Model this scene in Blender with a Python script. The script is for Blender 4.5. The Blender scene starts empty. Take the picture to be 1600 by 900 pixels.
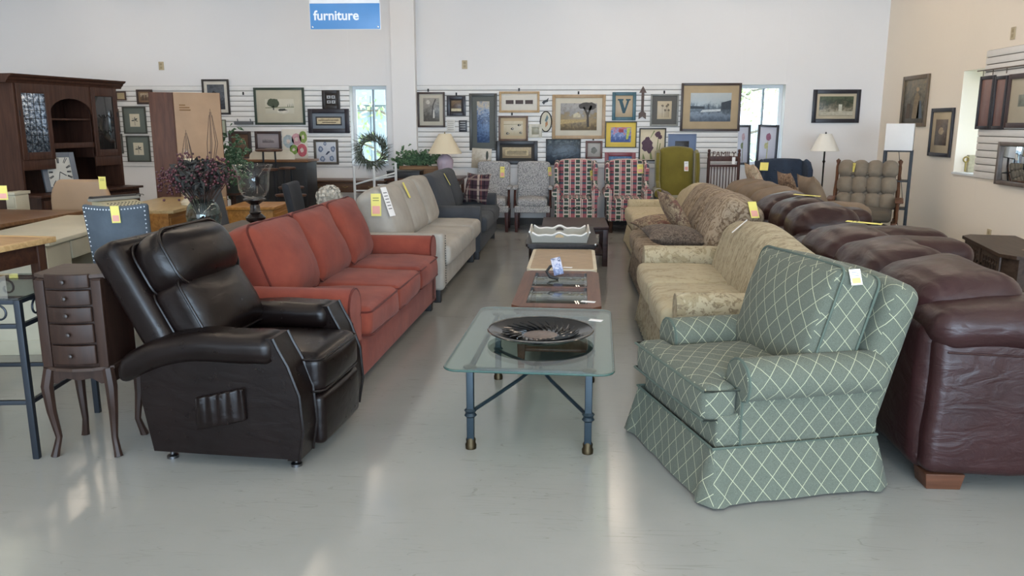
import bpy, math, random
from mathutils import Vector, Matrix, Euler, noise
random.seed(7)
S = bpy.context.scene
COL = S.collection
PI = math.pi
# ------------------------------------------------------------------ camera
CAM_H, FPX, PITCH, YAW = 1.5, 1250.0, math.radians(11.53), math.radians(3.6)
cd = bpy.data.cameras.new('camera'); cam = bpy.data.objects.new('camera', cd); COL.objects.link(cam)
cam.location = (0, 0, CAM_H); cam.rotation_euler = (PI/2 - PITCH, 0, YAW)
cd.sensor_width = 36; cd.lens = 36*FPX/1600; cd.clip_end = 200
S.camera = cam
# ------------------------------------------------------------------ world, exposure
w = bpy.data.worlds.new('world'); S.world = w; w.use_nodes = True
bg = w.node_tree.nodes['Background']; bg.inputs[0].default_value = (.74, .87, 1.0, 1); bg.inputs[1].default_value = 5.0
S.view_settings.view_transform = 'Standard'; S.view_settings.look = 'None'
S.view_settings.exposure = 0.0; S.view_settings.gamma = 1; S.view_settings.use_curve_mapping = False
# daylight through the shop front behind the camera
def area(name, loc, rot, sx, sy, power, col):
    l = bpy.data.lights.new(name, 'AREA'); l.shape = 'RECTANGLE'; l.size = sx; l.size_y = sy; l.energy = power; l.color = col
    o = bpy.data.objects.new(name, l); COL.objects.link(o); o.location = loc; o.rotation_euler = rot; return o
area('shopfront_daylight', (.8, -3.9, 1.55), (PI/2, 0, 0), 6.0, 2.5, 640, (.60, .79, 1.0))
TUBE = 8.3
# ------------------------------------------------------------------ projection of photo pixels onto known planes
_f = Vector((-math.sin(YAW)*math.cos(PITCH), math.cos(YAW)*math.cos(PITCH), -math.sin(PITCH)))
_r = Vector((math.cos(YAW), math.sin(YAW), 0)); _u = _r.cross(_f)
def _ray(x, y): return _f + _r*((x-800)/FPX) - _u*((y-450)/FPX)
def atz(x, y, h=0): r = _ray(x, y); return Vector((0, 0, CAM_H)) + r*((h-CAM_H)/r.z)
def aty(x, y, D): r = _ray(x, y); return Vector((0, 0, CAM_H)) + r*(D/r.y)
def atx(x, y, X): r = _ray(x, y); return Vector((0, 0, CAM_H)) + r*(X/r.x)
# ------------------------------------------------------------------ mesh builder
def RM(rx=0, ry=0, rz=0): return Euler((math.radians(rx), math.radians(ry), math.radians(rz))).to_matrix()
class MB:
    def __init__(s): s.v = []; s.f = []; s.vuv = {}
    def add(s, vs, fs):
        b = len(s.v); s.v += [tuple(p) for p in vs]; s.f += [tuple(i+b for i in f) for f in fs]; return s
    def rbox(s, c, h, r=.01, n=1, k=2, R=None, fn=None):
        h = [max(q, 1e-4) for q in h]; r = min(r, min(h)*.999); c = Vector(c)
        if isinstance(n, int): n = (n, n, n)
        ax = []
        for i in range(3):
            a = h[i]-r; e = [r*math.tan(j/k*PI/4) for j in range(1, k+1)]
            mid = [-a + 2*a*j/n[i] for j in range(n[i]+1)]
            ax.append([-a-q for q in reversed(e)] + mid + [a+q for q in e])
        vs = []; ids = {}; fs = []
        def vid(p):
            key = (round(p[0], 6), round(p[1], 6), round(p[2], 6))
            if key in ids: return ids[key]
            core = Vector([max(-(h[i]-r), min(h[i]-r, p[i])) for i in range(3)])
            d = Vector(p)-core
            q = core + (d.normalized()*r if d.length > 1e-9 else d)
            if fn: q = Vector(fn(q.x, q.y, q.z))
            if R is not None: q = R @ q
            ids[key] = len(vs); vs.append(tuple(q+c)); return ids[key]
        for a in range(3):
            b, g = (a+1) % 3, (a+2) % 3
            for sg in (-1, 1):
                B_, G_ = ax[b], ax[g]
                for i in range(len(B_)-1):
                    for j in range(len(G_)-1):
                        q = []
                        for (u, v) in ((i, j), (i+1, j), (i+1, j+1), (i, j+1)):
                            p = [0, 0, 0]; p[a] = sg*h[a]; p[b] = B_[u]; p[g] = G_[v]; q.append(vid(p))
                        if sg < 0: q.reverse()
                        if len(set(q)) == 4: fs.append(q)
        return s.add(vs, fs)
    def tube(s, pts, r, n=8, closed=False, cap=True):
        pts = [Vector(p) for p in pts]; N = len(pts)
        rr = r if isinstance(r, (list, tuple)) else [r]*N
        vs = []; fs = []; prev = None
        for i, p in enumerate(pts):
            if closed: t = pts[(i+1) % N]-pts[i-1]
            else: t = pts[min(i+1, N-1)]-pts[max(i-1, 0)]
            t = t.normalized() if t.length > 1e-9 else Vector((0, 0, 1))
            if prev is None:
                a = Vector((0, 0, 1)) if abs(t.z) < .9 else Vector((1, 0, 0)); u = t.cross(a).normalized()
            else:
                u = prev - t*prev.dot(t); u = u.normalized() if u.length > 1e-6 else t.orthogonal().normalized()
            prev = u; w_ = t.cross(u)
            for j in range(n):
                a = 2*PI*j/n; vs.append(p + (u*math.cos(a)+w_*math.sin(a))*rr[i])
        L = N if closed else N-1
        for i in range(L):
            for j in range(n):
                a = i*n+j; b = i*n+(j+1) % n; c = ((i+1) % N)*n+(j+1) % n; d = ((i+1) % N)*n+j
                fs.append((a, b, c, d))
        if cap and not closed:
            fs.append(tuple(reversed(range(n)))); fs.append(tuple((N-1)*n+j for j in range(n)))
        return s.add(vs, fs)
    def lathe(s, prof, c=(0, 0, 0), n=20, R=None, fn=None):
        c = Vector(c); vs = []; fs = []
        for (r, z) in prof:
            for j in range(n):
                a = 2*PI*j/n; q = Vector((r*math.cos(a), r*math.sin(a), z))
                if fn: q = Vector(fn(q, a))
                if R is not None: q = R @ q
                vs.append(q+c)
        m = len(prof)
        for i in range(m-1):
            for j in range(n): fs.append((i*n+j, i*n+(j+1) % n, (i+1)*n+(j+1) % n, (i+1)*n+j))
        if prof[0][0] > 1e-4: fs.append(tuple(reversed(range(n))))
        if prof[-1][0] > 1e-4: fs.append(tuple((m-1)*n+j for j in range(n)))
        return s.add(vs, fs)
    def prism(s, pts, a0, a1, axis='y', R=None, c=(0, 0, 0)):
        # 2D outline: axis y -> (x,z), axis x -> (y,z), axis z -> (x,y)
        area2 = sum(pts[i][0]*pts[(i+1) % len(pts)][1]-pts[(i+1) % len(pts)][0]*pts[i][1] for i in range(len(pts)))
        if area2 < 0: pts = list(reversed(pts))
        def mk(p, a): return {'y': (p[0], a, p[1]), 'x': (a, p[0], p[1]), 'z': (p[0], p[1], a)}[axis]
        n = len(pts); vs = [mk(p, a0) for p in pts]+[mk(p, a1) for p in pts]
        if R is not None: vs = [R @ Vector(v) for v in vs]
        vs = [Vector(v)+Vector(c) for v in vs]
        fs = [tuple(reversed(range(n))), tuple(range(n, 2*n))]+[(i, (i+1) % n, n+(i+1) % n, n+i) for i in range(n)]
        if axis == 'y': fs = [tuple(reversed(f)) for f in fs]
        return s.add(vs, fs)
    def sweep(s, prof, secs):
        # prof: (y,z) outline; secs: list of (x, scale, dy, dz)
        n = len(prof); cy = sum(p[0] for p in prof)/n; cz = sum(p[1] for p in prof)/n
        ar = sum(prof[i][0]*prof[(i+1) % n][1]-prof[(i+1) % n][0]*prof[i][1] for i in range(n))
        if ar < 0: prof = list(reversed(prof))
        vs = []; fs = []
        for (x, sc, dy, dz) in secs:
            for (y, z) in prof: vs.append((x, cy+(y-cy)*sc+dy, cz+(z-cz)*sc+dz))
        m = len(secs); fwd = secs[-1][0] > secs[0][0]
        arc = [0]
        for j in range(n-1): arc.append(arc[-1]+math.hypot(prof[j+1][0]-prof[j][0], prof[j+1][1]-prof[j][1]))
        for i in range(m):
            for j in range(n): s.vuv[len(s.v)+i*n+j] = (secs[i][0], arc[j])
        for i in range(m-1):
            for j in range(n):
                q = (i*n+j, i*n+(j+1) % n, (i+1)*n+(j+1) % n, (i+1)*n+j); fs.append(q if fwd else tuple(reversed(q)))
        a = tuple(reversed(range(n))); b = tuple((m-1)*n+j for j in range(n))
        fs += [a, b] if fwd else [tuple(reversed(a)), tuple(reversed(b))]
        return s.add(vs, fs)
    def obj(s, name, mat, parent=None, sharp=42, smooth=True):
        me = bpy.data.meshes.new(name); me.from_pydata(s.v, [], s.f); me.update()
        uv = me.uv_layers.new(name='UVMap'); vv = me.vertices; ul = uv.data
        for p in me.polygons:
            nx, ny, nz = (abs(q) for q in p.normal); cu = s.vuv and len(p.vertices) == 4 and all(q in s.vuv for q in p.vertices)
            for li in p.loop_indices:
                vi = me.loops[li].vertex_index; co = vv[vi].co
                if cu: ul[li].uv = s.vuv[vi]; continue
                ul[li].uv = (co.y, co.z) if nx >= ny and nx >= nz else ((co.x, co.z) if ny >= nz else (co.x, co.y))
            p.use_smooth = smooth
        if smooth:
            try: me.set_sharp_from_angle(angle=math.radians(sharp))
            except Exception: pass
        me.materials.append(mat)
        o = bpy.data.objects.new(name, me); COL.objects.link(o)
        if parent is not None: o.parent = parent
        return o
def tag(o, label, cat, group=None):
    o['label'] = label; o['category'] = cat
    if group: o['group'] = group
    return o
def thing(name, label, cat, loc=(0, 0, 0), rz=0, group=None):
    o = bpy.data.objects.new(name, None); COL.objects.link(o); o.location = loc; o.rotation_euler = (0, 0, math.radians(rz))
    o.empty_display_size = .1
    return tag(o, label, cat, group)
def struct(o, label=None):
    o['kind'] = 'structure'
    if label: o['label'] = label
    return o
def children(o): return [c for c in bpy.data.objects if c.parent == o]
def dup(root, loc, rz, label, group=None):
    r = root.copy(); COL.objects.link(r); r.location = loc; r.rotation_euler = (0, 0, math.radians(rz)); r['label'] = label
    if group: r['group'] = group
    for ch in children(root):
        c = ch.copy(); COL.objects.link(c); c.parent = r
        for g in children(ch):
            d = g.copy(); COL.objects.link(d); d.parent = c
    return r
def Bx(T, name, mat, c, h, r=.006, **k): return MB().rbox(c, h, r, **k).obj(name, mat, T)
def Tb(T, name, mat, pts, r, **k): return MB().tube(pts, r, **k).obj(name, mat, T)
def Lt(T, name, mat, prof, c=(0, 0, 0), **k): return MB().lathe(prof, c, **k).obj(name, mat, T)
def Pr(T, name, mat, pts, a0, a1, axis='y', **k): return MB().prism(pts, a0, a1, axis, **k).obj(name, mat, T)
def crown(h, cx=0, cy=0, cz=0, wr=0, ws=6, seed=0):
    hx, hy, hz = h
    def fn(x, y, z):
        u, v, t = x/hx, y/hy, z/hz
        X = x + cx*t_s(u)*(1-v*v)*(1-t*t); Y = y + cy*t_s(v)*(1-u*u)*(1-t*t); Z = z + cz*t_s(t)*(1-u*u)*(1-v*v)
        if wr:
            q = noise.noise_vector(Vector((X*ws+seed, Y*ws+seed*1.7, Z*ws)))
            X += q.x*wr; Y += q.y*wr; Z += q.z*wr
        return (X, Y, Z)
    return fn
def t_s(t): return max(-1, min(1, t))
def loop_path(h, ax, off, r, R, c, n=5):
    # rounded rectangle around a cushion, plane perpendicular to axis ax at offset off
    b, g = (ax+1) % 3, (ax+2) % 3; pts = []; c = Vector(c)
    for (sb, sg, a0) in ((1, 1, 0), (-1, 1, 90), (-1, -1, 180), (1, -1, 270)):
        for i in range(n+1):
            a = math.radians(a0+90*i/n); p = [0, 0, 0]; p[ax] = off
            p[b] = sb*(h[b]-r)+r*math.cos(a); p[g] = sg*(h[g]-r)+r*math.sin(a)
            q = Vector(p); pts.append((R @ q if R is not None else q)+c)
    return pts
def cushion(T, name, mat, c, h, r=.05, cr=(0, 0, 0), R=None, wr=.004, ws=5, n=6, pipe=None, pax=2, pr=.006, seed=0):
    o = MB().rbox(c, h, r, n=n, k=3, R=R, fn=crown(h, *cr, wr=wr, ws=ws, seed=seed)).obj(name, mat, T, sharp=70)
    if pipe:
        m = MB()
        for sg in (1, -1):
            m.tube(loop_path(h, pax, sg*(h[pax]-r*.45), r*.9, R, c), pr, n=6, closed=True)
        m.obj('piping', pipe, o)
    return o
def pillow(T, name, mat, c, w, h, t, R=None, n=10):
    vs = []; fs = []; ids = {}; m = MB()
    for sd in (1, -1):
        for i in range(n+1):
            for j in range(n+1):
                u, v = 2*i/n-1, 2*j/n-1
                k = (1-abs(u)**2.6)*(1-abs(v)**2.6); e = 1-.10*(1-u*u)*abs(v)**3; e2 = 1-.10*(1-v*v)*abs(u)**3
                p = Vector((u*w/2*e2, v*h/2*e, sd*t/2*max(k, 0)**.6))
                if R is not None: p = R @ p
                key = (i, j, 0 if k <= 1e-6 else sd); 
                if key not in ids: ids[key] = len(vs); vs.append(p+Vector(c))
    for sd in (1, -1):
        for i in range(n):
            for j in range(n):
                q = []
                for (a, b) in ((i, j), (i+1, j), (i+1, j+1), (i, j+1)):
                    q.append(ids.get((a, b, 0), ids.get((a, b, sd))))
                fs.append(q if sd > 0 else q[::-1])
    return m.add(vs, fs).obj(name, mat, T, sharp=80)
def text_mesh(name, body, size, mat, parent, M, ext=.002, off=.0):
    cu = bpy.data.curves.new(name, 'FONT'); cu.body = body; cu.size = size; cu.extrude = ext; cu.offset = off
    t = bpy.data.objects.new(name, cu); COL.objects.link(t)
    dg = bpy.context.evaluated_depsgraph_get(); me = bpy.data.meshes.new_from_object(t.evaluated_get(dg))
    bpy.data.objects.remove(t); me.transform(M); me.materials.clear(); me.materials.append(mat)
    o = bpy.data.objects.new(name, me); COL.objects.link(o); o.parent = parent; return o
# ------------------------------------------------------------------ materials
def lin(c):
    if isinstance(c, str): c = [int(c[i:i+2], 16) for i in (0, 2, 4)]
    return tuple(((q/255)/12.92 if q/255 <= .04045 else ((q/255+.055)/1.055)**2.4) for q in c)+(1,)
class NT:
    def __init__(s, name):
        s.m = bpy.data.materials.new(name); s.m.use_nodes = True; s.t = s.m.node_tree
        s.b = s.t.nodes['Principled BSDF']; s.out = s.t.nodes['Material Output']
    def n(s, typ, ins=None, **pr):
        q = s.t.nodes.new('ShaderNode'+typ)
        for k, v in pr.items(): setattr(q, k, v)
        for k, v in (ins or {}).items(): s.set(q.inputs[k], v)
        return q
    def set(s, inp, v):
        if isinstance(v, bpy.types.NodeSocket): s.t.links.new(v, inp)
        elif isinstance(v, bpy.types.Node): s.t.links.new(v.outputs[0], inp)
        else: inp.default_value = v
    def math(s, op, a, b=0, c=None):
        q = s.n('Math', operation=op); s.set(q.inputs[0], a); s.set(q.inputs[1], b)
        if c is not None: s.set(q.inputs[2], c)
        return q.outputs[0]
    def mix(s, f, a, b):
        q = s.n('Mix', data_type='RGBA'); s.set(q.inputs[0], f); s.set(q.inputs[6], a); s.set(q.inputs[7], b); return q.outputs[2]
    def ramp(s, f, stops, interp='LINEAR'):
        q = s.n('ValToRGB'); s.set(q.inputs[0], f); e = q.color_ramp.elements; q.color_ramp.interpolation = interp
        e.remove(e[1]); e[0].position = stops[0][0]; e[0].color = stops[0][1]
        for (p, c) in stops[1:]: q2 = e.new(p); q2.color = c
        return q.outputs[0]
    def uv(s, scale=(1, 1, 1), rot=0, obj=False):
        t = s.n('TexCoord'); mp = s.n('Mapping'); s.t.links.new(t.outputs['Object' if obj else 'UV'], mp.inputs[0])
        mp.inputs['Scale'].default_value = scale; mp.inputs['Rotation'].default_value = (0, 0, rot); return mp.outputs[0]
    def noise(s, vec, scale, det=4, rough=.5, dist=0): return s.n('TexNoise', {'Vector': vec, 'Scale': scale, 'Detail': det, 'Roughness': rough, 'Distortion': dist}).outputs[0]
    def bump(s, hgt, st=.3, d=.01):
        q = s.n('Bump', {'Height': hgt, 'Strength': st, 'Distance': d}); s.t.links.new(q.outputs[0], s.b.inputs['Normal']); return q
    def fin(s, col=None, rough=None, metal=None, spec=None, sheen=None):
        for k, v in (('Base Color', col), ('Roughness', rough), ('Metallic', metal), ('Specular IOR Level', spec), ('Sheen Weight', sheen)):
            if v is not None: s.set(s.b.inputs[k], v)
        return s.m
_mc = {}
def cached(f):
    def g(*a, **k):
        key = (f.__name__, str(a), str(sorted(k.items())))
        if key not in _mc: _mc[key] = f(*a, **k)
        return _mc[key]
    return g
@cached
def paint(c, rough=.6, metal=0, var=.06, vs=6, spec=.5, bump=0, bs=120):
    t = NT('paint'); v = t.uv(obj=True); a = lin(c)
    d = tuple(q*(1-var*2) for q in a[:3])+(1,); l = tuple(min(1, q*(1+var)) for q in a[:3])+(1,)
    col = t.ramp(t.noise(v, vs), [(.3, d), (.7, l)])
    if bump: t.bump(t.noise(v, bs, 3), bump, .004)
    return t.fin(col, rough, metal, spec)
@cached
def fabric(c, c2=None, rough=.95, nap=.25, scale=5, sheen=.06, weave=350, bump=.35):
    t = NT('fabric'); v = t.uv(obj=True); a = lin(c); b = lin(c2) if c2 else tuple(q*.78 for q in a[:3])+(1,)
    col = t.ramp(t.noise(v, scale, 5, .6), [(.5-nap, b), (.5+nap, a)])
    fine = t.noise(v, weave, 2)
    col = t.mix(t.math('MULTIPLY', fine, .35), col, tuple(q*.72 for q in a[:3])+(1,))
    t.bump(t.math('ADD', t.math('MULTIPLY', fine, .25), t.noise(v, 9, 4)), bump, .012)
    return t.fin(col, rough, spec=.25, sheen=sheen)
@cached
def leather(c, rough=.34, wr=.5, ws=7, sp=.32):
    t = NT('leather'); v = t.uv(obj=True); a = lin(c)
    col = t.ramp(t.noise(v, 5, 4), [(.3, tuple(q*.75 for q in a[:3])+(1,)), (.7, tuple(q*1.15 for q in a[:3])+(1,))])
    g = t.n('TexVoronoi', {'Vector': v, 'Scale': 260.0}).outputs[0]
    big = t.noise(t.uv((1, 1, 2.2), obj=True), ws, 3, .5, .8)
    t.bump(t.math('ADD', t.math('MULTIPLY', g, .03), big), wr, .025)
    return t.fin(col, t.ramp(t.noise(v, 20), [(.3, (rough-.02,)*3+(1,)), (.7, (rough+.04,)*3+(1,))]), spec=sp)
@cached
def wood(c, c2=None, rough=.42, axis=0, scale=1.0):
    t = NT('wood'); a = lin(c); b = lin(c2) if c2 else tuple(q*.6 for q in a[:3])+(1,)
    sc = [14*scale]*3; sc[axis] = 1.2*scale; v = t.uv(tuple(sc), obj=True)
    n1 = t.noise(v, 2.2, 6, .62, .6); col = t.ramp(n1, [(.32, b), (.62, a)])
    t.bump(n1, .08, .004); return t.fin(col, rough, spec=.25)
@cached
def metal(c, rough=.3, met=1.0): t = NT('metal'); return t.fin(lin(c), rough, met)
@cached
def glass(tint=(1, 1, 1), ior=1.45, rough=0.0):
    t = NT('glass'); tr = t.n('BsdfTransparent', {'Color': tuple(tint)+(1,)}); gl = t.n('BsdfGlossy', {'Roughness': rough})
    f0 = ((ior-1)/(ior+1))**2; lw = t.n('LayerWeight', {'Blend': .5}); fr = t.math('ADD', t.math('MULTIPLY', t.math('POWER', lw.outputs['Facing'], 5), 1-f0), f0); mx = t.n('MixShader', {0: fr}); t.t.links.new(tr.outputs[0], mx.inputs[1]); t.t.links.new(gl.outputs[0], mx.inputs[2])
    t.t.links.new(mx.outputs[0], t.out.inputs[0]); return t.m
def emis(c, st):
    t = NT('light'); e = t.n('Emission', {'Color': lin(c), 'Strength': st}); t.t.links.new(e.outputs[0], t.out.inputs[0]); return t.m
def floor_mat():
    t = NT('floor_paint'); v = t.uv(obj=True)
    base = t.ramp(t.noise(v, .6, 5, .6), [(.3, lin('8d8c86')), (.7, lin('989792'))])
    base = t.mix(t.math('MULTIPLY', t.ramp(t.noise(v, 60, 4, .7), [(.55, (0, 0, 0, 1)), (.75, (1, 1, 1, 1))]), .22), base, lin('8b8a80'))
    for ang, sc, off in ((.25, 1.0, 0), (1.25, 1.2, 7), (-.6, .9, 13), (2.2, 1.1, 21)):
        vv = t.uv((1.1*sc, 9*sc, 1), ang, obj=True); sh = t.n('VectorMath', operation='ADD'); t.t.links.new(vv, sh.inputs[0]); sh.inputs[1].default_value = (off, off*2, 0)
        n = t.noise(sh.outputs[0], 1.3, 2, .5, .6); d = t.math('ABSOLUTE', t.math('SUBTRACT', n, .5)); ln = t.math('LESS_THAN', d, .0035)
        gate = t.ramp(t.noise(v, 1.1+sc, 2), [(.5, (0, 0, 0, 1)), (.62, (1, 1, 1, 1))])
        base = t.mix(t.math('MULTIPLY', t.math('MULTIPLY', ln, gate), .32), base, lin('6f6b62'))
    rr = t.ramp(t.noise(v, 2.4, 6, .65), [(.3, (.12, .12, .12, 1)), (.7, (.22, .22, .22, 1))])
    t.bump(t.noise(v, 9, 5, .6), .04, .02); return t.fin(base, rr, spec=.5)
def wall_mat(c):
    t = NT('wall_paint'); v = t.uv(obj=True); a = lin(c)
    t.bump(t.noise(v, 90, 3), .06, .004)
    return t.fin(t.ramp(t.noise(v, .8, 4), [(.3, tuple(q*.965 for q in a[:3])+(1,)), (.7, a)]), .75, spec=.25)
def diamond_mat():
    t = NT('diamond_check'); u = t.uv(); sp = t.n('SeparateXYZ', {0: u}); x, y = sp.outputs[0], sp.outputs[1]
    a = t.math('MULTIPLY', x, 1/.088); b = t.math('MULTIPLY', y, 1/.104); ln = None
    for q in (t.math('ADD', a, b), t.math('SUBTRACT', a, b)):
        d = t.math('ABSOLUTE', t.math('SUBTRACT', t.math('FRACT', q), .5)); l = t.math('LESS_THAN', d, .020)
        ln = l if ln is None else t.math('MAXIMUM', ln, l)
    v = t.uv(obj=True); fine = t.noise(t.uv((1, 1, 6), obj=True), 240, 2)
    base = t.ramp(fine, [(.35, lin('4d5348')), (.65, lin('686c61'))])
    t.bump(t.math('ADD', t.math('MULTIPLY', ln, .25), t.noise(v, 10, 4)), .3, .01)
    return t.fin(t.mix(ln, base, lin('a3a489')), .9, spec=.25, sheen=.06)
def plaid_mat(base, bands, sc=1.0, rough=.9):
    # bands: list of (period, pos, width, colour, axis)
    t = NT('plaid'); u = t.uv((sc, sc, sc)); sp = t.n('SeparateXYZ', {0: u}); col = lin(base)
    for (per, pos, wd, c, ax, al) in bands:
        d = t.math('ABSOLUTE', t.math('SUBTRACT', t.math('FRACT', t.math('ADD', t.math('MULTIPLY', sp.outputs[ax], 1/per), .5-pos+10)), .5))
        col = t.mix(t.math('MULTIPLY', t.math('LESS_THAN', d, wd/per/2), al), col, lin(c))
    t.bump(t.noise(t.uv(obj=True), 12, 3), .2, .01)
    return t.fin(col, rough, spec=.2, sheen=.06)
def chair_plaid_mat():
    t = NT('basket_plaid'); u = t.uv(); sp = t.n('SeparateXYZ', {0: u}); px = .165; py = .125
    x = t.math('FRACT', t.math('ADD', t.math('MULTIPLY', sp.outputs[0], 1/px), 10.5)); y = t.math('FRACT', t.math('ADD', t.math('MULTIPLY', sp.outputs[1], 1/py), 10.25))
    def rng(q, a, b): return t.math('MULTIPLY', t.math('GREATER_THAN', q, a), t.math('LESS_THAN', q, b))
    col = t.ramp(y, [(0, lin('a5626a')), (.45, lin('4b5560')), (.72, lin('8f4d55')), (.9, lin('3f4448'))], 'CONSTANT')
    col2 = t.ramp(y, [(0, lin('3f5248')), (.30, lin('cfc5bb')), (.45, lin('4a5b52')), (.72, lin('b9ada4')), (.86, lin('3a3c44'))], 'CONSTANT')
    col = t.mix(rng(x, .5, .86), col, col2)
    col = t.mix(rng(x, .0, .06), col, lin('ddd0c4')); col = t.mix(rng(x, .42, .5), col, lin('c9bfb4')); col = t.mix(rng(x, .86, .93), col, lin('cfc2b6'))
    return t.fin(col, .9, spec=.2, sheen=.06)
@cached
def motif(base, c1, c2, scale=14, cut=.56, stretch=(1, 1, 1), c3=None, dist=1.5, rough=.92):
    t = NT('woven_motif'); v = t.uv(stretch, obj=True); a = lin(base)
    n1 = t.noise(v, scale, 3, .55, dist); n2 = t.noise(v, scale*2.3, 4, .6, dist)
    col = t.mix(t.ramp(n1, [(cut-.02, (0,)*3+(1,)), (cut+.02, (.85,)*3+(1,))]), a, lin(c1))
    col = t.mix(t.ramp(n2, [(cut+.02, (0,)*3+(1,)), (cut+.06, (.8,)*3+(1,))]), col, lin(c2))
    if c3:
        n3 = t.noise(v, scale*.8, 2, .4, .5); col = t.mix(t.ramp(n3, [(.60, (0,)*3+(1,)), (.66, (.8,)*3+(1,))]), col, lin(c3))
    t.bump(t.math('ADD', n2, t.noise(t.uv(obj=True), 9, 3)), .3, .01)
    return t.fin(col, rough, spec=.2, sheen=.06)
def striped_motif(base, c1, c2, per=.17, ax='Y'):
    # alternating broad stripes of scroll motif along local y
    t = NT('striped_motif'); v = t.uv(obj=True); sp = t.n('SeparateXYZ', {0: v}); q = sp.outputs[1]
    f = t.math('FRACT', t.math('ADD', t.math('MULTIPLY', q, 1/per), 20))
    n1 = t.noise(t.uv((.6, 2, .6), obj=True), 16, 4, .6, 2); a = lin(base)
    m1 = t.ramp(n1, [(.50, (0,)*3+(1,)), (.56, (1,)*3+(1,))])
    m2 = t.ramp(t.noise(v, 34, 3, .6, 1), [(.52, (0,)*3+(1,)), (.58, (.8,)*3+(1,))])
    col = t.mix(m1, a, lin(c1)); band = t.math('LESS_THAN', f, .42)
    col = t.mix(t.math('MULTIPLY', band, m2), col, lin(c2))
    ed = t.math('LESS_THAN', t.math('ABSOLUTE', t.math('SUBTRACT', f, .46)), .03); col = t.mix(t.math('MULTIPLY', ed, .7), col, lin(c2))
    t.bump(t.math('ADD', m2, t.noise(v, 8, 3)), .3, .008); return t.fin(col, .93, spec=.2, sheen=.06)
def art(stops, scale=9, a=1.0, b=.5, h=.5, stretch=(1, 1, 1), det=6, dist=.5, rough=.35, interp='LINEAR'):
    # printed picture: height in the print plus brushy noise through a colour ramp
    t = NT('print'); u = t.uv(); sp = t.n('SeparateXYZ', {0: u}); vv = t.math('ADD', t.math('MULTIPLY', sp.outputs[1], 1/h), .5)
    n = t.noise(t.uv(stretch, obj=True), scale, det, .65, dist)
    f = t.math('ADD', t.math('MULTIPLY', vv, a), t.math('MULTIPLY', t.math('SUBTRACT', n, .5), b*2))
    return t.fin(t.ramp(f, [(p, lin(c)) for p, c in stops], interp), rough, spec=.35)
# ------------------------------------------------------------------ common materials
BLACKMETAL = paint('23252a', .45, .4, spec=.5); DARKWOOD = wood('4a3226', '2c1c15', .4); BLK = paint('1b1b1d', .5)
WHITE = paint('e6e4e0', .5, var=.03); TAG_Y = paint('e8dc7a', .7, var=.03); TAG_P = paint('e7a79a', .7, var=.03); TAG_W = paint('eeeeee', .7, var=.03); TAG_G = paint('6fae5a', .7, var=.03)
INK = paint('33343a', .7); GLASS = glass((.93, .96, .95)); CLEAR = glass((.97, .98, .98), 1.4)
# ------------------------------------------------------------------ room shell
WY, WX, LX, FY, CZ = 12.25, 4.62, -9.0, -4.0, 3.6
WALL = wall_mat('e9e7e6'); WALLR = wall_mat('efe5d6'); CEIL = wall_mat('e6e4e0')
TRIMM = paint('4a4642', .6); WFRAME = paint('dfe3e6', .5, var=.02); BEIGE = paint('b9a98a', .5, var=.03)
def bxs(name, mat, boxes, parent=None):
    m = MB()
    for (x0, x1, y0, y1, z0, z1) in boxes: m.rbox(((x0+x1)/2, (y0+y1)/2, (z0+z1)/2), ((x1-x0)/2, (y1-y0)/2, (z1-z0)/2), .001, k=1)
    return m.obj(name, mat, parent, smooth=False)
FLOOR = struct(bxs('floor', floor_mat(), [(LX-.3, WX+.3, FY-.3, WY+.3, -.12, 0)]), 'glossy grey painted concrete floor')
jy = atz(1000, 499).y
bxs('slab_joint', paint('6b675e', .5), [(LX, WX, jy-.004, jy+.004, -.002, .0008)], FLOOR)
struct(bxs('ceiling', CEIL, [(LX-.3, WX+.3, FY-.3, WY+.3, CZ, CZ+.1)]), 'white shop ceiling')
a = aty(546, 134, WY); b = aty(607, 257, WY); W1 = (a.x, b.x, b.z, a.z)
a = aty(1158, 130, WY); b = aty(1220, 257, WY); W2 = (a.x, b.x, b.z, a.z)
zb, zt = .88*.5+W1[2]*.5, W1[3]
zb = W1[2]; WZ0, WZ1 = zb, zt
TH = .28
struct(bxs('wall_back', WALL, [(LX, W1[0], WY, WY+TH, 0, CZ), (W1[1], W2[0], WY, WY+TH, 0, CZ), (W2[1], WX+.3, WY, WY+TH, 0, CZ),
    (W1[0], W1[1], WY, WY+TH, 0, WZ0), (W1[0], W1[1], WY, WY+TH, WZ1, CZ), (W2[0], W2[1], WY, WY+TH, 0, WZ0), (W2[0], W2[1], WY, WY+TH, WZ1, CZ)]), 'off-white back wall above the display')
wf = atx(1498, 190, WX).y; wn = atx(1536, 190, WX).y-.004; TR = .46
rz0 = atx(1490, 269, WX).z; rz1 = atx(1507, 111, WX).z
struct(bxs('wall_right', WALLR, [(WX, WX+TR, FY, wn, 0, CZ), (WX, WX+TR, wf, WY, 0, CZ), (WX, WX+TR, wn, wf, 0, rz0), (WX, WX+TR, wn, wf, rz1, CZ)]), 'cream right wall with a narrow window')
struct(bxs('wall_left', WALL, [(LX-.2, LX, FY, WY, 0, CZ)]), 'plain white left wall')
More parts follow.
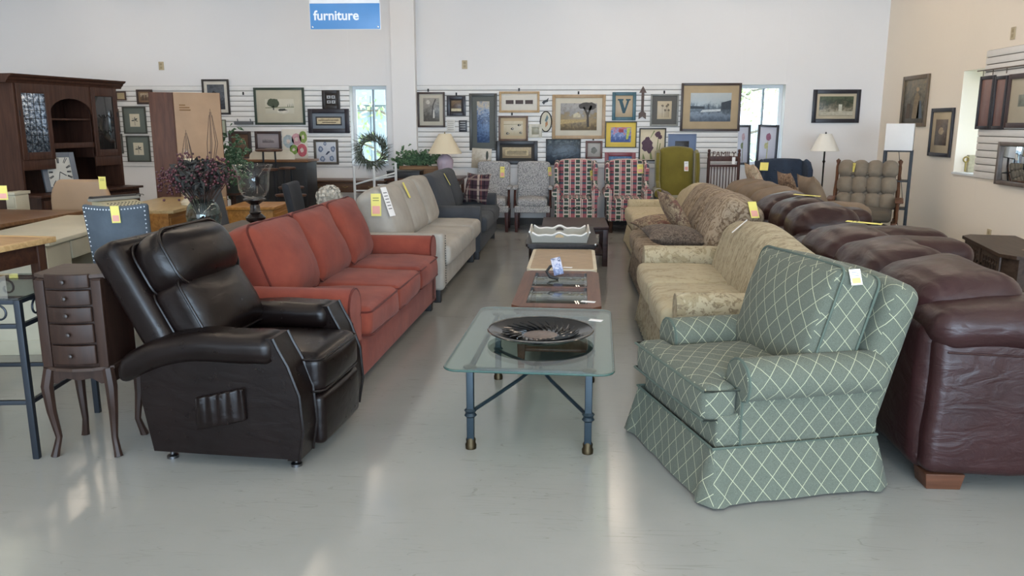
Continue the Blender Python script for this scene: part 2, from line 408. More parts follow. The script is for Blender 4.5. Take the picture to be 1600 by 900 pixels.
# shop front behind the camera: piers and glazing bars
fr = [(LX, -6.4, FY-.2, FY, 0, CZ), (3.9, WX, FY-.2, FY, 0, CZ), (-6.4, 3.9, FY-.2, FY, 2.85, CZ), (-6.4, 3.9, FY-.2, FY, 0, .25)]
fr += [(x-.04, x+.04, FY-.2, FY, .25, 2.85) for x in (-4.3, -2.2, -.1, 2.0)]
struct(bxs('wall_front', WALL, fr), 'shop front wall with large windows')
c0, c1 = aty(612, 100, WY-.1).x, aty(649, 100, WY-.1).x
struct(bxs('trim_1', WALL, [(c0, c1, WY-.14, WY, 0, CZ)]), 'white square column on the back wall')
struct(bxs('baseboard_back', TRIMM, [(LX, WX, WY-.012, WY, 0, .1)]), 'dark rubber baseboard')
struct(bxs('baseboard_right', TRIMM, [(WX-.012, WX, FY, WY-.012, 0, .1)]), 'dark rubber baseboard')
def window(n, x0, x1, z0, z1, label):
    t = bxs(f'window_{n}', WFRAME, [(x0, x0+.05, WY+.16, WY+.22, z0, z1), (x1-.05, x1, WY+.16, WY+.22, z0, z1), (x0+.05, x1-.05, WY+.16, WY+.22, z0, z0+.05), (x0+.05, x1-.05, WY+.16, WY+.22, z1-.05, z1)])
    struct(t, label); xm = x0+(x1-x0)*.57
    bxs('window_mullion', paint('8d9aa2', .5), [(xm-.012, xm+.012, WY+.15, WY+.215, z0+.05, z1-.05)], t)
    bxs('pane', CLEAR, [(x0+.05, xm-.012, WY+.188, WY+.192, z0+.05, z1-.05)], t); bxs('pane', CLEAR, [(xm+.012, x1-.05, WY+.188, WY+.192, z0+.05, z1-.05)], t)
    bxs('window_sill', WFRAME, [(x0-.005, x1+.005, WY-.02, WY+.16, z0-.02, z0+.004)], t)
window(1, W1[0], W1[1], WZ0, WZ1, 'narrow window left of the white column')
window(2, W2[0], W2[1], WZ0, WZ1, 'narrow window behind the tall flower prints')
t = struct(bxs('window_3', WFRAME, [(WX+.36, WX+.42, wn, wn+.05, rz0, rz1), (WX+.36, WX+.42, wf-.05, wf, rz0, rz1), (WX+.36, WX+.42, wn+.05, wf-.05, rz0, rz0+.05), (WX+.36, WX+.42, wn+.05, wf-.05, rz1-.05, rz1)]), 'narrow window in the right wall')
bxs('pane', CLEAR, [(WX+.388, WX+.392, wn+.05, wf-.05, rz0+.05, rz1-.05)], t)
bxs('window_sill', WFRAME, [(WX-.02, WX+.36, wn-.005, wf+.005, rz0-.02, rz0+.004)], t)
# ------------------------------------------------------------------ slatwall panels, each slat a board of its own
SLAT = paint('e6e4e1', .45, var=.02); GROOVE = paint('77736e', .7)
SP = .0762
def slatwall(label, x0, x1, z0, n):
    T = thing('slatwall_panel', label, 'slatwall', ((x0+x1)/2, WY-.001, z0))
    w2 = (x1-x0)/2
    Bx(T, 'backing', GROOVE, (0, -.003, n*SP/2), (w2, .003, n*SP/2), .001, k=1)
    src = MB().rbox((0, 0, 0), (w2, .007, (SP-.009)/2), .002, k=1).obj('slat', SLAT, T); src.location = (0, -.0135, SP/2)
    for i in range(1, n):
        c = src.copy(); COL.objects.link(c); c.parent = T; c.location = (0, -.0135, SP*(i+.5))
    return T
zs = aty(800, 262, WY).z; ns = int(round((aty(800, 136, WY).z-zs)/SP)); TOPZ = zs+ns*SP
slatwall('long white slatwall panel between the column and the right window', aty(651, 200, WY).x, W2[0]-.01, zs, ns)
slatwall('white slatwall panel behind the hutch, left of the left window', aty(120, 200, WY).x, W1[0]-.005, zs, ns)
ry1 = atx(1533, 190, WX).y; ry0 = ry1-1.6; T = thing('slatwall_panel', 'white slatwall panel on the right wall under the dark frames', 'slatwall', (WX-.001, (ry0+ry1)/2, rz0-.03))
NR = 9
Bx(T, 'backing', GROOVE, (-.003, 0, NR*SP), (.003, .8, NR*SP), .001, k=1)
src = MB().rbox((0, 0, 0), (.007, .8, SP/2-.0045), .002, k=1).obj('slat', SLAT, T); src.location = (-.0135, 0, SP/2)
for i in range(1, 2*NR):
    c = src.copy(); COL.objects.link(c); c.parent = T; c.location = (-.0135, 0, SP*(i+.5))
# ------------------------------------------------------------------ ceiling strip lights
TUBEM = emis('ffebd4', TUBE*2.4)
k = 0
for X, lb in ((-6.45, 'hutch'), (-2.85, 'left sofas'), (.76, 'right sofas'), (2.95, 'right wall')):
    for Y, wl in ((10.3, 'nearest the back wall'), (7.3, 'second from the back wall'), (4.3, 'third from the back wall'), (1.3, 'fourth from the back wall'), (-1.7, 'nearest the shop front')):
        T = thing('ceiling_light', f'fluorescent strip light {wl} in the row above the {lb}', 'ceiling light', (X, Y, CZ), 0, 'ceiling strip lights')
        Bx(T, 'housing', WHITE, (0, 0, -.03), (.1, 1.22, .03), .01)
        for s_ in (-.05, .05): Tb(T, 'tube', TUBEM, [(s_, -1.18, -.075), (s_, 1.18, -.075)], .016, n=8)
# ------------------------------------------------------------------ outlets
def outlet(label, p, rz):
    T = thing('outlet', label, 'outlet', p, rz)
    Bx(T, 'cover_plate', BEIGE, (0, 0, 0), (.006, .04, .062), .004)
    for z in (-.025, .025): Bx(T, 'socket', paint('a29270', .5), (.0065, 0, z), (.001, .017, .016), .006)
outlet('beige wall outlet above the dark framed portrait at left', aty(252, 103, WY-.006), -90)
outlet('beige wall outlet on the back wall right of the column', aty(726, 101, WY-.006), -90)
outlet('beige wall outlet high on the right wall', atx(1583, 52, WX-.006), 180)
outlet('beige wall outlet low on the right wall above the spindle cabinet', atx(1545, 367, WX-.006), 180)
# ------------------------------------------------------------------ outside the windows
GR = NT('grass'); v_ = GR.uv(obj=True)
struct(bxs('lawn_outside', GR.fin(GR.ramp(GR.noise(v_, 3, 6), [(.3, lin('9aa587')), (.7, lin('b5bda3'))]), .9), [(-30, 30, WY+.5, WY+40, -.3, -.2), (WX+.5, WX+30, -10, WY+.5, -.3, -.2)]), 'sunlit lawn outside the windows')
T = thing('outbuilding', 'pale grey sided building beyond the left window', 'building', (-4.2, WY+9, -.2))
Bx(T, 'wall', paint('a9b4bb', .8), (0, 2, 1.1), (4.0, 2, 1.1), .01)
for i in range(14): Bx(T, 'batten', paint('94a0a8', .8), (-3.9+i*.6, -.02, 1.1), (.03, .02, 1.1), .002)
Pr(T, 'roof', paint('7f8a90', .8), [(-.3, 2.2), (4.3, 2.2), (2, 3.0)], -4.2, 4.2, 'x')
T = thing('garden_fence', 'weathered pale board fence beyond the right window', 'fence', (3.4, WY+7, -.2))
for i in range(24): Bx(T, 'board', paint('b3bcc2', .85), (-3+i*.26, 0, .85), (.12, .012, .85), .003)
for z in (.4, 1.3): Bx(T, 'rail', paint('a5afb5', .85), (0, .03, z), (3.1, .02, .05), .003)
def tree(label, loc, h, seed):
    rnd = random.Random(seed); T = thing('tree', label, 'tree', loc); bark = paint('7c7468', .9); m = MB()
    m.tube([(0, 0, 0), (.05, 0, h*.4), (-.05, .05, h*.8)], [.12, .09, .04], n=8); L = MB()
    for i in range(16):
        a = rnd.uniform(0, 6.28); z = h*rnd.uniform(.2, .8); l = rnd.uniform(.8, 1.7); e = Vector((math.cos(a)*l, math.sin(a)*l, z+rnd.uniform(-.1, .8)))
        m.tube([(0, 0, z), tuple((Vector((0, 0, z))+e)/2+Vector((0, 0, .12))), tuple(e)], [.035, .022, .008], n=5)
        for j in range(60):
            p = Vector((0, 0, z)).lerp(e, rnd.uniform(.35, 1.05))+Vector([rnd.gauss(0, .22) for _ in range(3)])
            d = Vector([rnd.gauss(0, 1) for _ in range(3)]).normalized()*.07; q = d.orthogonal().normalized()*.035
            L.add([p-d, p+q, p+d, p-q], [(0, 1, 2, 3)])
    m.obj('trunk', bark, T); o = L.obj('foliage', paint('c3d6a0', .7, var=.12), T, smooth=False); o['kind'] = 'stuff'
tree('leafy young tree outside the left window', (-3.2, WY+4.2, -.2), 3.6, 1)
tree('leafy young tree outside the right window', (3.4, WY+4.5, -.2), 3.6, 2)
# ------------------------------------------------------------------ upholstered seating
def arm_prof(w, h, r, side, z0, off=.02, inner=0):
    pts = [(inner, z0), (inner+w*side, z0), (inner+w*side, h-1.75*r)]
    cy = w*.5+off
    for i in range(13):
        a = math.radians(-40+260*i/12); pts.append((inner+(cy+r*math.cos(a))*side, h-r+r*math.sin(a)))
    pts.append((inner, h-1.75*r)); return pts
def arm_secs(x0, x1): return [(x0, .9, 0, 0), (x0+.015, .985, 0, 0), (x0+.04, 1, 0, 0), ((x0+x1)/2, 1, 0, 0), (x1-.03, 1, 0, 0), (x1-.008, .985, 0, 0), (x1, .95, 0, 0)]
def skirt_mesh(x0, x1, y0, y1, z0, z1, flare=.03, wave=.006, per=.09, step=.02):
    m = MB(); P = []
    def seg(a, b, nrm):
        n = max(2, int((Vector(b)-Vector(a)).length/step))
        for i in range(n): P.append((Vector(a).lerp(Vector(b), i/n), Vector(nrm), i/n))
    seg((x0, y0), (x1, y0), (0, -1)); seg((x1, y0), (x1, y1), (1, 0)); seg((x1, y1), (x0, y1), (0, 1)); seg((x0, y1), (x0, y0), (-1, 0))
    vs = []; N = len(P); s = 0
    for i, (p, nr, f) in enumerate(P):
        s += step; c = Vector((x0+x1, y0+y1))/2; d = (p-c).normalized()
        for k in range(4):
            q = k/3; o = flare*q+wave*q*math.sin(s*2*PI/per+noise.noise(Vector((s*3, 0, 0)))*3)
            pp = p+nr*o+d*o*(.6 if min(f, 1-f) < .06 else 0); vs.append((pp.x, pp.y, z1+(z0-z1)*q))
    fs = []
    for i in range(N):
        j = (i+1) % N
        for k in range(3): fs.append((i*4+k, i*4+k+1, j*4+k+1, j*4+k))
    return m.add(vs, fs)
def sofa(name, label, cat, loc, rz, L, D, mat, seat_h=.47, arm_h=.62, back_h=.78, arm_w=.15, roll=.105, n_seat=3, n_back=3, bc=(.10, .25), lean=-15,
         bz=.08, feet=True, skirt=False, pipe=None, arms=(1, 1), style='rolled', back_mat=None, seat_mat=None, arm_mat=None, wr=.005, bcr=(.05, .0, .03), foot_m=None, back_off=0.30, camel=0, scr=.025):
    T = thing(name, label, cat, loc, rz); sm = seat_mat or mat; bm = back_mat or mat; am = arm_mat or mat
    ya = -L/2+(arm_w if arms[0] else 0); yb = L/2-(arm_w if arms[1] else 0)
    b0 = .22 if skirt else bz
    Bx(T, 'base', mat, (.0, 0, (b0+seat_h-.15)/2), (D/2-.045, L/2-.03, (seat_h-.15-b0)/2), .02)
    if skirt: skirt_mesh(-D/2+.03, D/2-.035, -L/2+.015, L/2-.015, .015, .24).obj('skirt', mat, T, sharp=60)
    sd = D-.27; sw = (yb-ya)/n_seat
    for i in range(n_seat):
        cushion(T, 'seat_cushion', sm, (D/2-sd/2+.01, ya+sw*(i+.5), seat_h-.085), (sd/2, sw/2-.004, .088), .045, (.015, 0, scr), wr=wr, pipe=pipe, seed=i*3.1)
    if camel:
        h2 = (back_h-b0)/2
        def fn(x, y, z, h2=h2):
            k = (z/h2+1)/2; u = y/(L/2); return (x-.13*k*k+.03*(1-u*u)*(k > .3), y, z+k*camel*(math.cos(u*PI)*.5+.5 if camel > 0 else 0))
        MB().rbox((-D/2+.20, 0, b0+h2), (.12, (yb-ya)/2+.03, h2), .09, n=(1, 14, 8), k=3, fn=fn).obj('backrest', bm, T, sharp=70)
    else:
        Bx(T, 'backrest', bm, (-D/2+.11, 0, (b0+back_h)/2), (.09, L/2-.05, (back_h-b0)/2), .05, k=3, R=RM(0, -5, 0))
    if n_back:
        bw = (yb-ya)/n_back
        for i in range(n_back):
            cushion(T, 'back_cushion', bm, (-D/2+back_off, ya+bw*(i+.5), seat_h+bc[1]*.86), (bc[0], bw/2-.003, bc[1]), min(.07, bc[0]*.7), bcr, R=RM(0, lean, (i-1)*2.0), wr=wr*1.6, pipe=pipe, pax=0, seed=i*5.3+1)
    for k, sg in ((0, -1), (1, 1)):
        if not arms[k]: continue
        inner = sg*(L/2-arm_w)
        if style == 'rolled':
            pf = arm_prof(arm_w, arm_h, roll, sg, b0, inner=inner); o = MB().sweep(pf, arm_secs(-D/2+.05, D/2-.045)).obj('arm', am, T, sharp=50)
            if pipe: Tb(o, 'piping', pipe, [(D/2-.05, p[0], p[1]) for p in pf], .006, n=6, closed=True)
        else:
            Bx(T, 'arm', am, (.0, inner+sg*arm_w/2, (b0+arm_h)/2), (D/2-.03, arm_w/2, (arm_h-b0)/2), .035, n=4, k=3)
    if feet:
        fm = foot_m or BLK
        for sx in (-1, 1):
            for sy in (-1, 1): Bx(T, 'foot', fm, (sx*(D/2-.10), sy*(L/2-.07), bz/2+.005), (.035, .035, bz/2+.005), .004)
    return T
# red sofa
RED = fabric('8d4636', '70332a', nap=.2, scale=4, sheen=.08); REDP = fabric('5f2820')
sofa('three_seat_sofa', 'rust red microsuede sofa with rolled arms behind the brown recliner', 'sofa', (-1.53, 5.33, 0), -2.4, 2.26, .98, RED, seat_h=.48, arm_h=.62, back_h=.76, n_seat=3, n_back=3, bc=(.12, .24), lean=-22, pipe=REDP, wr=.014, bcr=(.07, .0, .02), back_off=.30, bz=.075)
# light grey sectional end with nailhead arm
LG = fabric('b3aea6', '989389', nap=.3, sheen=.06)
T = sofa('sectional_sofa', 'light grey fabric sofa with a nailhead-trimmed arm beside the red sofa', 'sofa', (-1.40, 7.74, 0), -1.5, 2.2, .92, LG, seat_h=.48, arm_h=.60, back_h=.74, arm_w=.11, n_seat=3, n_back=3, bc=(.12, .25), lean=-20, arms=(1, 0), style='track', bz=.11, wr=.006)
NAIL = metal('55524e', .35)
for i in range(22): MB().rbox((.433, -1.0, .12+i*.0215), (.004, .006, .006), .0035, k=1).obj('nailhead', NAIL, T)
# dark grey sofa
DG = fabric('4b4e53', '3a3d42', nap=.25, sheen=.06)
T = sofa('two_seat_sofa', 'charcoal grey sofa with rolled arms by the patterned armchairs', 'sofa', (-1.33, 9.82, 0), -1.0, 1.86, .95, DG, seat_h=.46, arm_h=.61, back_h=.80, n_seat=2, n_back=2, bc=(.13, .25), lean=-18, bz=.09, wr=.008)
PLAIDP = plaid_mat('43303a', [(.16, .3, .03, 'b9a79a', 0, .8), (.16, .55, .012, '8a5a50', 0, .8), (.16, .8, .02, '251c24', 0, .9), (.13, .3, .025, 'a8958a', 1, .5), (.13, .7, .02, '241c22', 1, .6)])
tag(pillow(None, 'throw_pillow', PLAIDP, (-1.10, 10.28, .70), .44, .40, .14, R=RM(0, 0, -40) @ RM(76, 0, 0)), 'dark plaid throw pillow on the charcoal sofa', 'pillow')
# floral loveseat
FLO = motif('ab9f84', '918468', '786a55', 9, .55, (1, 1, 1), dist=2); FLS = striped_motif('ada287', '95896f', '857860')
T = sofa('floral_loveseat', 'cream floral loveseat with skirt behind the green armchair', 'loveseat', (1.0, 5.22, 0), 180, 1.86, .84, FLO, seat_h=.48, arm_h=.60, back_h=.80, arm_w=.15, roll=.10, n_seat=2, n_back=0, back_mat=FLS, seat_mat=motif('aca186', '9a8e72', '83765d', 10, .57, (.6, 1.6, 1), dist=1), skirt=True, feet=False, camel=.07)
# paisley sofa: channelled overstuffed back
PAI = striped_motif('9a8974', '75634f', '5c4b3c', .10); PAI2 = motif('8f7e69', '6a5947', 'b5a48a', 16, .52, dist=2)
T = sofa('paisley_sofa', 'brown paisley striped sofa with skirt and loose pillows', 'sofa', (1.15, 7.27, 0), 180, 1.92, .92, PAI, seat_h=.46, arm_h=.56, back_h=.66, arm_w=.14, roll=.09, n_seat=3, n_back=3, bc=(.17, .235), lean=-24, bcr=(.05, .0, .06), skirt=True, feet=False, wr=.01, back_off=.24, scr=.03)
# cream sofa
CRM = motif('bfb193', 'afa081', 'b7a98b', 18, .55); 
T = sofa('camelback_sofa', 'pale tan camelback sofa with a low arm near the olive chair', 'sofa', (1.26, 9.42, 0), 180, 2.1, .9, CRM, seat_h=.47, arm_h=.56, back_h=.72, arm_w=.14, roll=.07, n_seat=2, n_back=0, skirt=True, feet=False, camel=.12, arms=(1, 1), style='track')
# loose pillows on the paisley sofa
TAPE = motif('8d7a63', '5d463c', 'a59378', 12, .5, c3='6f4a42', dist=2); DIA = motif('5f5349', '463b34', '7b6d5f', 30, .5)
def pil(label, mat, c, w, h, t, R): tag(pillow(None, 'throw_pillow', mat, c, w, h, t, R=R), label, 'pillow')
pil('tapestry throw pillow lying flat at the front of the paisley sofa', TAPE, (.93, 7.62, .585), .44, .42, .15, RM(4, -4, 30))
pil('tapestry throw pillow with flowers leaning on the paisley sofa back', TAPE, (1.0, 7.16, .72), .48, .44, .14, RM(0, 58, 6))
pil('dark brown lattice throw pillow propped against the floral arm', DIA, (.93, 6.66, .60), .52, .42, .16, RM(6, 5, 8))
pil('small dark throw pillow at the far end of the paisley sofa', DIA, (1.08, 7.98, .70), .40, .40, .13, RM(0, 60, -4))
# leather sofas with overstuffed pads
def leather_sofa(label, loc, rz, L, D, mat, h=0.0, wr=.03):
    T = thing('leather_sofa', label, 'sofa', loc, rz)
    Bx(T, 'base', mat, (.02, 0, .25), (D/2-.06, L/2-.1, .18), .03)
    for sg in (-1, 1):
        o = Bx(T, 'arm', mat, (.0, sg*(L/2-.15), .37), (D/2-.04, .15, .30), .05, n=(6, 2, 4), k=3, fn=crown((D/2, .15, .30), 0, .015, 0, wr=.012, ws=4, seed=sg))
        cushion(o, 'arm_pad', mat, (.02, sg*(L/2-.16), .70), (D/2-.02, .185, .085), .075, (.02, .02, .03), wr=wr*.5, ws=5, n=16, seed=sg*4)
        Tb(o, 'seam', mat, [(.10, sg*(L/2+.006), .09), (.13, sg*(L/2+.013), .35), (.14, sg*(L/2+.01), .62)], .004, n=5)
        Tb(o, 'seam', mat, [(-D/2+.08, sg*(L/2+.004), .605), (.1, sg*(L/2+.010), .585), (D/2-.08, sg*(L/2+.004), .60)], .004, n=5)
    Bx(T, 'backrest', mat, (-D/2+.13, 0, .42+h/2), (.12, L/2-.06, .35+h/2), .07, n=(2, 8, 4), k=3, fn=crown((.12, L/2, .35), .02, 0, 0, wr=.01, ws=4))
    sw = (L-.6)/3
    for i in range(3):
        cushion(T, 'seat_cushion', mat, (D/2-.40, -L/2+.3+sw*(i+.5), .41), (.40, sw/2-.003, .1), .06, (.02, 0, .03), wr=wr*.5, ws=6, seed=i)
        cushion(T, 'back_cushion', mat, (-D/2+.26, (-L/2+.16)+(L-.32)/3*(i+.5), .765+h), (.21, (L-.32)/6+.012, .17), .11, (.03, .0, .035), R=RM(0, -8, 0), wr=wr*.55, ws=5, n=16, seed=i*2.2)
    for sx in (-1, 1):
        for sy in (-1, 1): MB().rbox((sx*(D/2-.14), sy*(L/2-.09), .035), (.075, .06, .035), .004, fn=lambda x, y, z: (x*(1+z*2.2), y*(1+z*2), z)).obj('foot', wood('5b3a2a'), T)
    return T
BURG = leather('311c1c', .33, .26); BURG2 = leather('2f1c1b', .30, .32)
leather_sofa('burgundy leather sofa with overstuffed arm, nearest on the right', (2.0, 4.27, 0), 0, 2.15, 1.06, BURG, h=-.06)
leather_sofa('dark brown leather loveseat behind the floral loveseat', (2.12, 6.38, 0), 0, 1.72, 1.0, BURG2, h=-.02)
TAN = fabric('8a7763', '6f5f4e', nap=.25, sheen=.06)
T = leather_sofa('taupe suede sofa with overstuffed back behind the paisley sofa', (2.30, 8.44, 0), 0, 2.1, .98, TAN, h=-.05); T['category'] = 'sofa'; T.name = 'suede_sofa'
pil('beige tapestry pillow on the back of the taupe suede sofa', motif('b7a58c', '94836c', 'a0705c', 14, .55), (2.14, 9.12, .90), .40, .44, .13, RM(0, 66, 0))
pil('patterned brown pillow at the far end of the taupe suede sofa', motif('8a705c', '5d4a3d', 'a89078', 20, .5), (2.50, 9.10, .80), .40, .40, .13, RM(0, 72, 6))
pil('plain taupe pillow on the seat of the taupe suede sofa', TAN, (2.54, 8.3, .78), .50, .44, .18, RM(0, 65, 5))
# ------------------------------------------------------------------ green armchair
GRN = diamond_mat(); GP = fabric('59655b')
T = thing('club_armchair', 'green armchair with cream diamond lattice and skirt in the right foreground', 'armchair', (.87, 3.53, 0), 196)
Bx(T, 'base', GRN, (.02, 0, .29), (.345, .385, .075), .02)
skirt_mesh(-.35, .385, -.405, .405, .012, .235, flare=.045, wave=.0035, per=.3).obj('skirt', GRN, T, sharp=60)
Tb(T, 'piping', GP, [(-.35, -.41, .237), (.39, -.41, .237), (.39, .41, .237), (-.35, .41, .237)], .006, n=6, closed=True)
m = MB(); h_ = (.345, .25, .08)
m.rbox((.055, 0, .405), h_, .04, n=6, k=3, fn=crown(h_, .01, 0, .03, wr=.003)); h2 = (.075, .375, .078)
m.rbox((.345, 0, .405), h2, .04, n=5, k=3, fn=crown(h2, .012, .005, .012, wr=.003))
o = m.obj('seat_cushion', GRN, T, sharp=70)
pth = [(-.29, -.25), (.27, -.25), (.27, -.378), (.42, -.378), (.42, .378), (.27, .378), (.27, .25), (-.29, .25)]
for z in (.465, .345): Tb(o, 'piping', GP, [(x, y, z) for x, y in pth], .006, n=6)
for sg in (-1, 1):
    pf = arm_prof(.13, .585, .095, sg, .22, off=.025, inner=sg*.26)
    o = MB().sweep(pf, arm_secs(-.36, .27)).obj('arm', GRN, T, sharp=50)
    Tb(o, 'piping', GP, [(.262, p[0], p[1]) for p in pf], .006, n=6, closed=True)
MB().rbox((-.39, 0, .55), (.075, .385, .31), .06, n=(1, 6, 6), k=3, R=RM(0, -15, 0), fn=lambda x, y, z: (x, y*(1+.06*z), z+.03*(1-(y/.385)**2)*(z > 0))).obj('backrest', GRN, T, sharp=70)
hb = (.11, .325, .245); cushion(T, 'back_cushion', GRN, (-.215, 0, .672), hb, .05, (.06, .0, .02), R=RM(0, -17, 0), wr=.008, n=8, pipe=GP, pax=0)
# ------------------------------------------------------------------ brown leather recliner
BR = leather('130c0b', .29, .10, 6, .24); BRP = leather('130c0b', .30, .05, 6, .24)
T = thing('recliner', 'dark brown leather recliner with rolled armrests in the left foreground', 'recliner', (-1.42, 3.62, 0), -5)
for sg in (-1, 1):
    y0, y1 = sorted((sg*.245, sg*.375))
    o = Pr(T, 'side_panel', BR, [(-.37, .06), (.29, .06), (.315, .2), (.305, .36), (.25, .50), (.22, .57), (-.40, .52), (-.41, .3)], y0, y1, 'y')
    fr_ = [(.325, .06), (.35, .2), (.34, .36), (.295, .49), (.255, .565), (.235, .61)]
    m = MB(); bk = [(.20, .61), (.21, .55), (.25, .46), (.29, .34), (.295, .2), (.27, .06)]
    m.prism(fr_+bk, min(sg*.238, sg*.39), max(sg*.238, sg*.39), 'y'); f_ = m.obj('arm_front', BR, T)
    for yy_ in (sg*.238, sg*.39): Tb(f_, 'piping', BRP, [(x, yy_, z) for x, z in fr_], .008, n=6)
    hh = (.375, .10, .068)
    o2 = MB().rbox((-.135, sg*.312, .553), hh, .06, n=(12, 3, 2), k=4, fn=lambda x, y, z: (x, y, z*(1-.12*max(0, -x))-.75*max(0, -(x-.05))**2+noise.noise(Vector((x*8, y*8, z*8+sg)))*.005)).obj('armrest', BR, T, sharp=70)
    Tb(o2, 'seam', BRP, [(-.0, sg*.312-.10, .545), (-.0, sg*.312-.07, .61), (-.0, sg*.312, .622), (-.0, sg*.312+.07, .61), (-.0, sg*.312+.10, .545)], .004, n=5)
Bx(T, 'base', BR, (-.04, 0, .20), (.30, .24, .14), .02)
hs = (.285, .243, .095); cushion(T, 'seat_cushion', BR, (.10, 0, .405), hs, .05, (.02, 0, .025), wr=.004, n=8, pipe=BRP, pr=.006)
hf = (.045, .24, .12); cushion(T, 'footrest', BR, (.34, 0, .195), hf, .03, (.015, 0, 0), wr=.003, n=6)
Rl = RM(0, -28, 0)
MB().rbox((-.42, 0, .675), (.075, .325, .345), .05, n=(1, 4, 6), k=3, R=Rl).obj('backrest', BR, T, sharp=60)
hl = (.095, .275, .165); cushion(T, 'back_cushion', BR, (-.245, 0, .655), hl, .06, (.045, .0, .01), R=Rl, wr=.006, ws=9, n=10, pipe=BRP, pax=0, pr=.006)
hd_ = (.115, .268, .140); cushion(T, 'head_cushion', BR, (-.35, 0, .885), hd_, .09, (.05, .02, .02), R=Rl, wr=.004, ws=5, n=10, pipe=BRP, pax=0, pr=.007)
m = MB(); m.rbox((-.03, -.378, .28), (.12, .014, .075), .01, n=(16, 1, 6), fn=lambda x, y, z: (x, y-(.012*math.sin(x*130)*(z+.075)/.15+.01*(1-(x/.12)**2)), z+.25*x)); m.obj('side_pocket', BR, T, sharp=80)
for sx, sy in ((-.33, -.30), (.27, -.30), (-.33, .30), (.27, .30)): Lt(T, 'foot', metal('6a6a6c', .35), [(.026, 0), (.026, .012), (.010, .018), (.010, .07)], (sx, sy, 0), n=12)
# ------------------------------------------------------------------ wing chairs and armchairs along the back wall
def wing_chair(label, loc, rz, mat, W=.70, H=1.03, leg=.20, arch=.03, tuft=False, legm=None, arm=True, group=None):
    T = thing('wing_chair', label, 'wing chair', loc, rz, group); D = .72
    Bx(T, 'base', mat, (.02, 0, leg+.09), (D/2-.03, W/2-.05, .09), .02)
    cushion(T, 'seat_cushion', mat, (.09, 0, .42), (.28, W/2-.11, .07), .035, (.015, 0, .02), wr=.003)
    hb_ = ((H-.34)/2); R = RM(0, -9, 0)
    MB().rbox((-.25, 0, .34+hb_), (.07, W/2-.08, hb_), .05, n=(1, 10, 8), k=3, R=R, fn=lambda x, y, z: (x+.03*(1-(y/(W/2))**2)*(1-(z/hb_)**2), y, z+arch*math.cos(y/(W/2)*PI/2)*(z > 0))).obj('backrest', mat, T, sharp=70)
    for sg in (-1, 1):
        o_ = [(-.33, .50), (.10, .50), (.10, .60), (-.02, .70), (-.03, .88), (-.10, H-.05), (-.20, H-.02), (-.42, H-.02)]
        m = MB(); m.prism(o_, min(sg*(W/2-.085), sg*(W/2-.03)), max(sg*(W/2-.085), sg*(W/2-.03)), 'y'); m.obj('wing', mat, T)
        MB().tube([(.10, sg*(W/2-.057), .60), (-.02, sg*(W/2-.05), .70), (-.03, sg*(W/2-.045), .88), (-.10, sg*(W/2-.05), H-.05), (-.20, sg*(W/2-.057), H-.02)], .032, n=8).obj('wing_roll', mat, T)
        if arm:
            pf = arm_prof(.085, .62, .068, sg, leg+.02, off=.02, inner=sg*(W/2-.115)); MB().sweep(pf, arm_secs(-.30, .30)).obj('arm', mat, T, sharp=50)
        for sx in (-1, 1):
            x = sx*(D/2-.09); y = sg*(W/2-.10)
            Lt(T, 'leg', legm or DARKWOOD, [(.018, 0), (.024, .02), (.018, .05), (.028, leg*.7), (.032, leg+.02)], (x, y, 0), n=10)
    if tuft:
        for iz in range(4):
            for iy in range(4):
                z_ = .52+iz*.12; y_ = -.18+iy*.12+(.06 if iz % 2 else 0)
                if abs(y_) < W/2-.12: MB().rbox((-.135-.13*(z_-.5), y_, z_), (.012, .011, .011), .009, k=1).obj('tuft_button', mat, T)
    return T
PLD = chair_plaid_mat()
wc = wing_chair('plaid wing chair in red, cream and green, left one beside the patterned armchair', (.19, 11.62, 0), -90, PLD, .66, .99, .17, group='plaid wing chairs')
dup(wc, (.92, 11.60, 0), -90, 'plaid wing chair in red, cream and green, right one beside the olive chair', 'plaid wing chairs')
wing_chair('olive green velvet wing chair with arched top against the slatwall', (1.64, 11.66, 0), -92, fabric('7f7432', '675d24', nap=.2, sheen=.45, scale=3), .66, 1.14, .18, .06)
wing_chair('dark blue tufted wing chair under the right window', (3.10, 11.35, 0), -86, fabric('3b4657', '2c3543', nap=.2, sheen=.06), .74, 1.02, .16, .02, tuft=True)
SPK = motif('a7a6a6', '55565c', 'cfccc8', 70, .5, dist=.6)
def arm_chair(label, loc, rz, group=None):
    T = thing('open_armchair', label, 'armchair', loc, rz, group); W = .62; dw = wood('4a2620', '2b1512')
    cushion(T, 'seat_cushion', SPK, (.06, 0, .42), (.27, .21, .055), .03, (.015, 0, .02), wr=.002)
    Bx(T, 'seat_rail', SPK, (.04, 0, .325), (.29, .25, .045), .01)
    MB().rbox((-.24, 0, .66), (.05, .24, .30), .035, n=(1, 6, 6), k=3, R=RM(0, -9, 0), fn=lambda x, y, z: (x, y, z+.02*(1-(y/.275)**2)*(z > 0))).obj('backrest', SPK, T, sharp=70)
    for sg in (-1, 1):
        o = Tb(T, 'arm_support', dw, [(.24, sg*.25, .34), (.21, sg*.252, .50), (.16, sg*.25, .60)], [.022, .018, .018], n=8)
        MB().rbox((.02, sg*.25, .615), (.21, .035, .022), .02, n=2).obj('arm_pad', SPK, T)
        for sx in (-1, 1): MB().rbox((.04+sx*.25, sg*.225, .145), (.024, .024, .145), .004, fn=lambda x, y, z: (x*(1+z*1.3), y*(1+z*1.3), z)).obj('leg', dw, T)
    return T
ac = arm_chair('grey speckled fabric armchair with wooden arms, next to the charcoal sofa', (-1.015, 11.62, 0), -90, 'speckled armchairs')
dup(ac, (-.425, 11.62, 0), -90, 'grey speckled fabric armchair with wooden arms, next to the plaid wing chair', 'speckled armchairs')
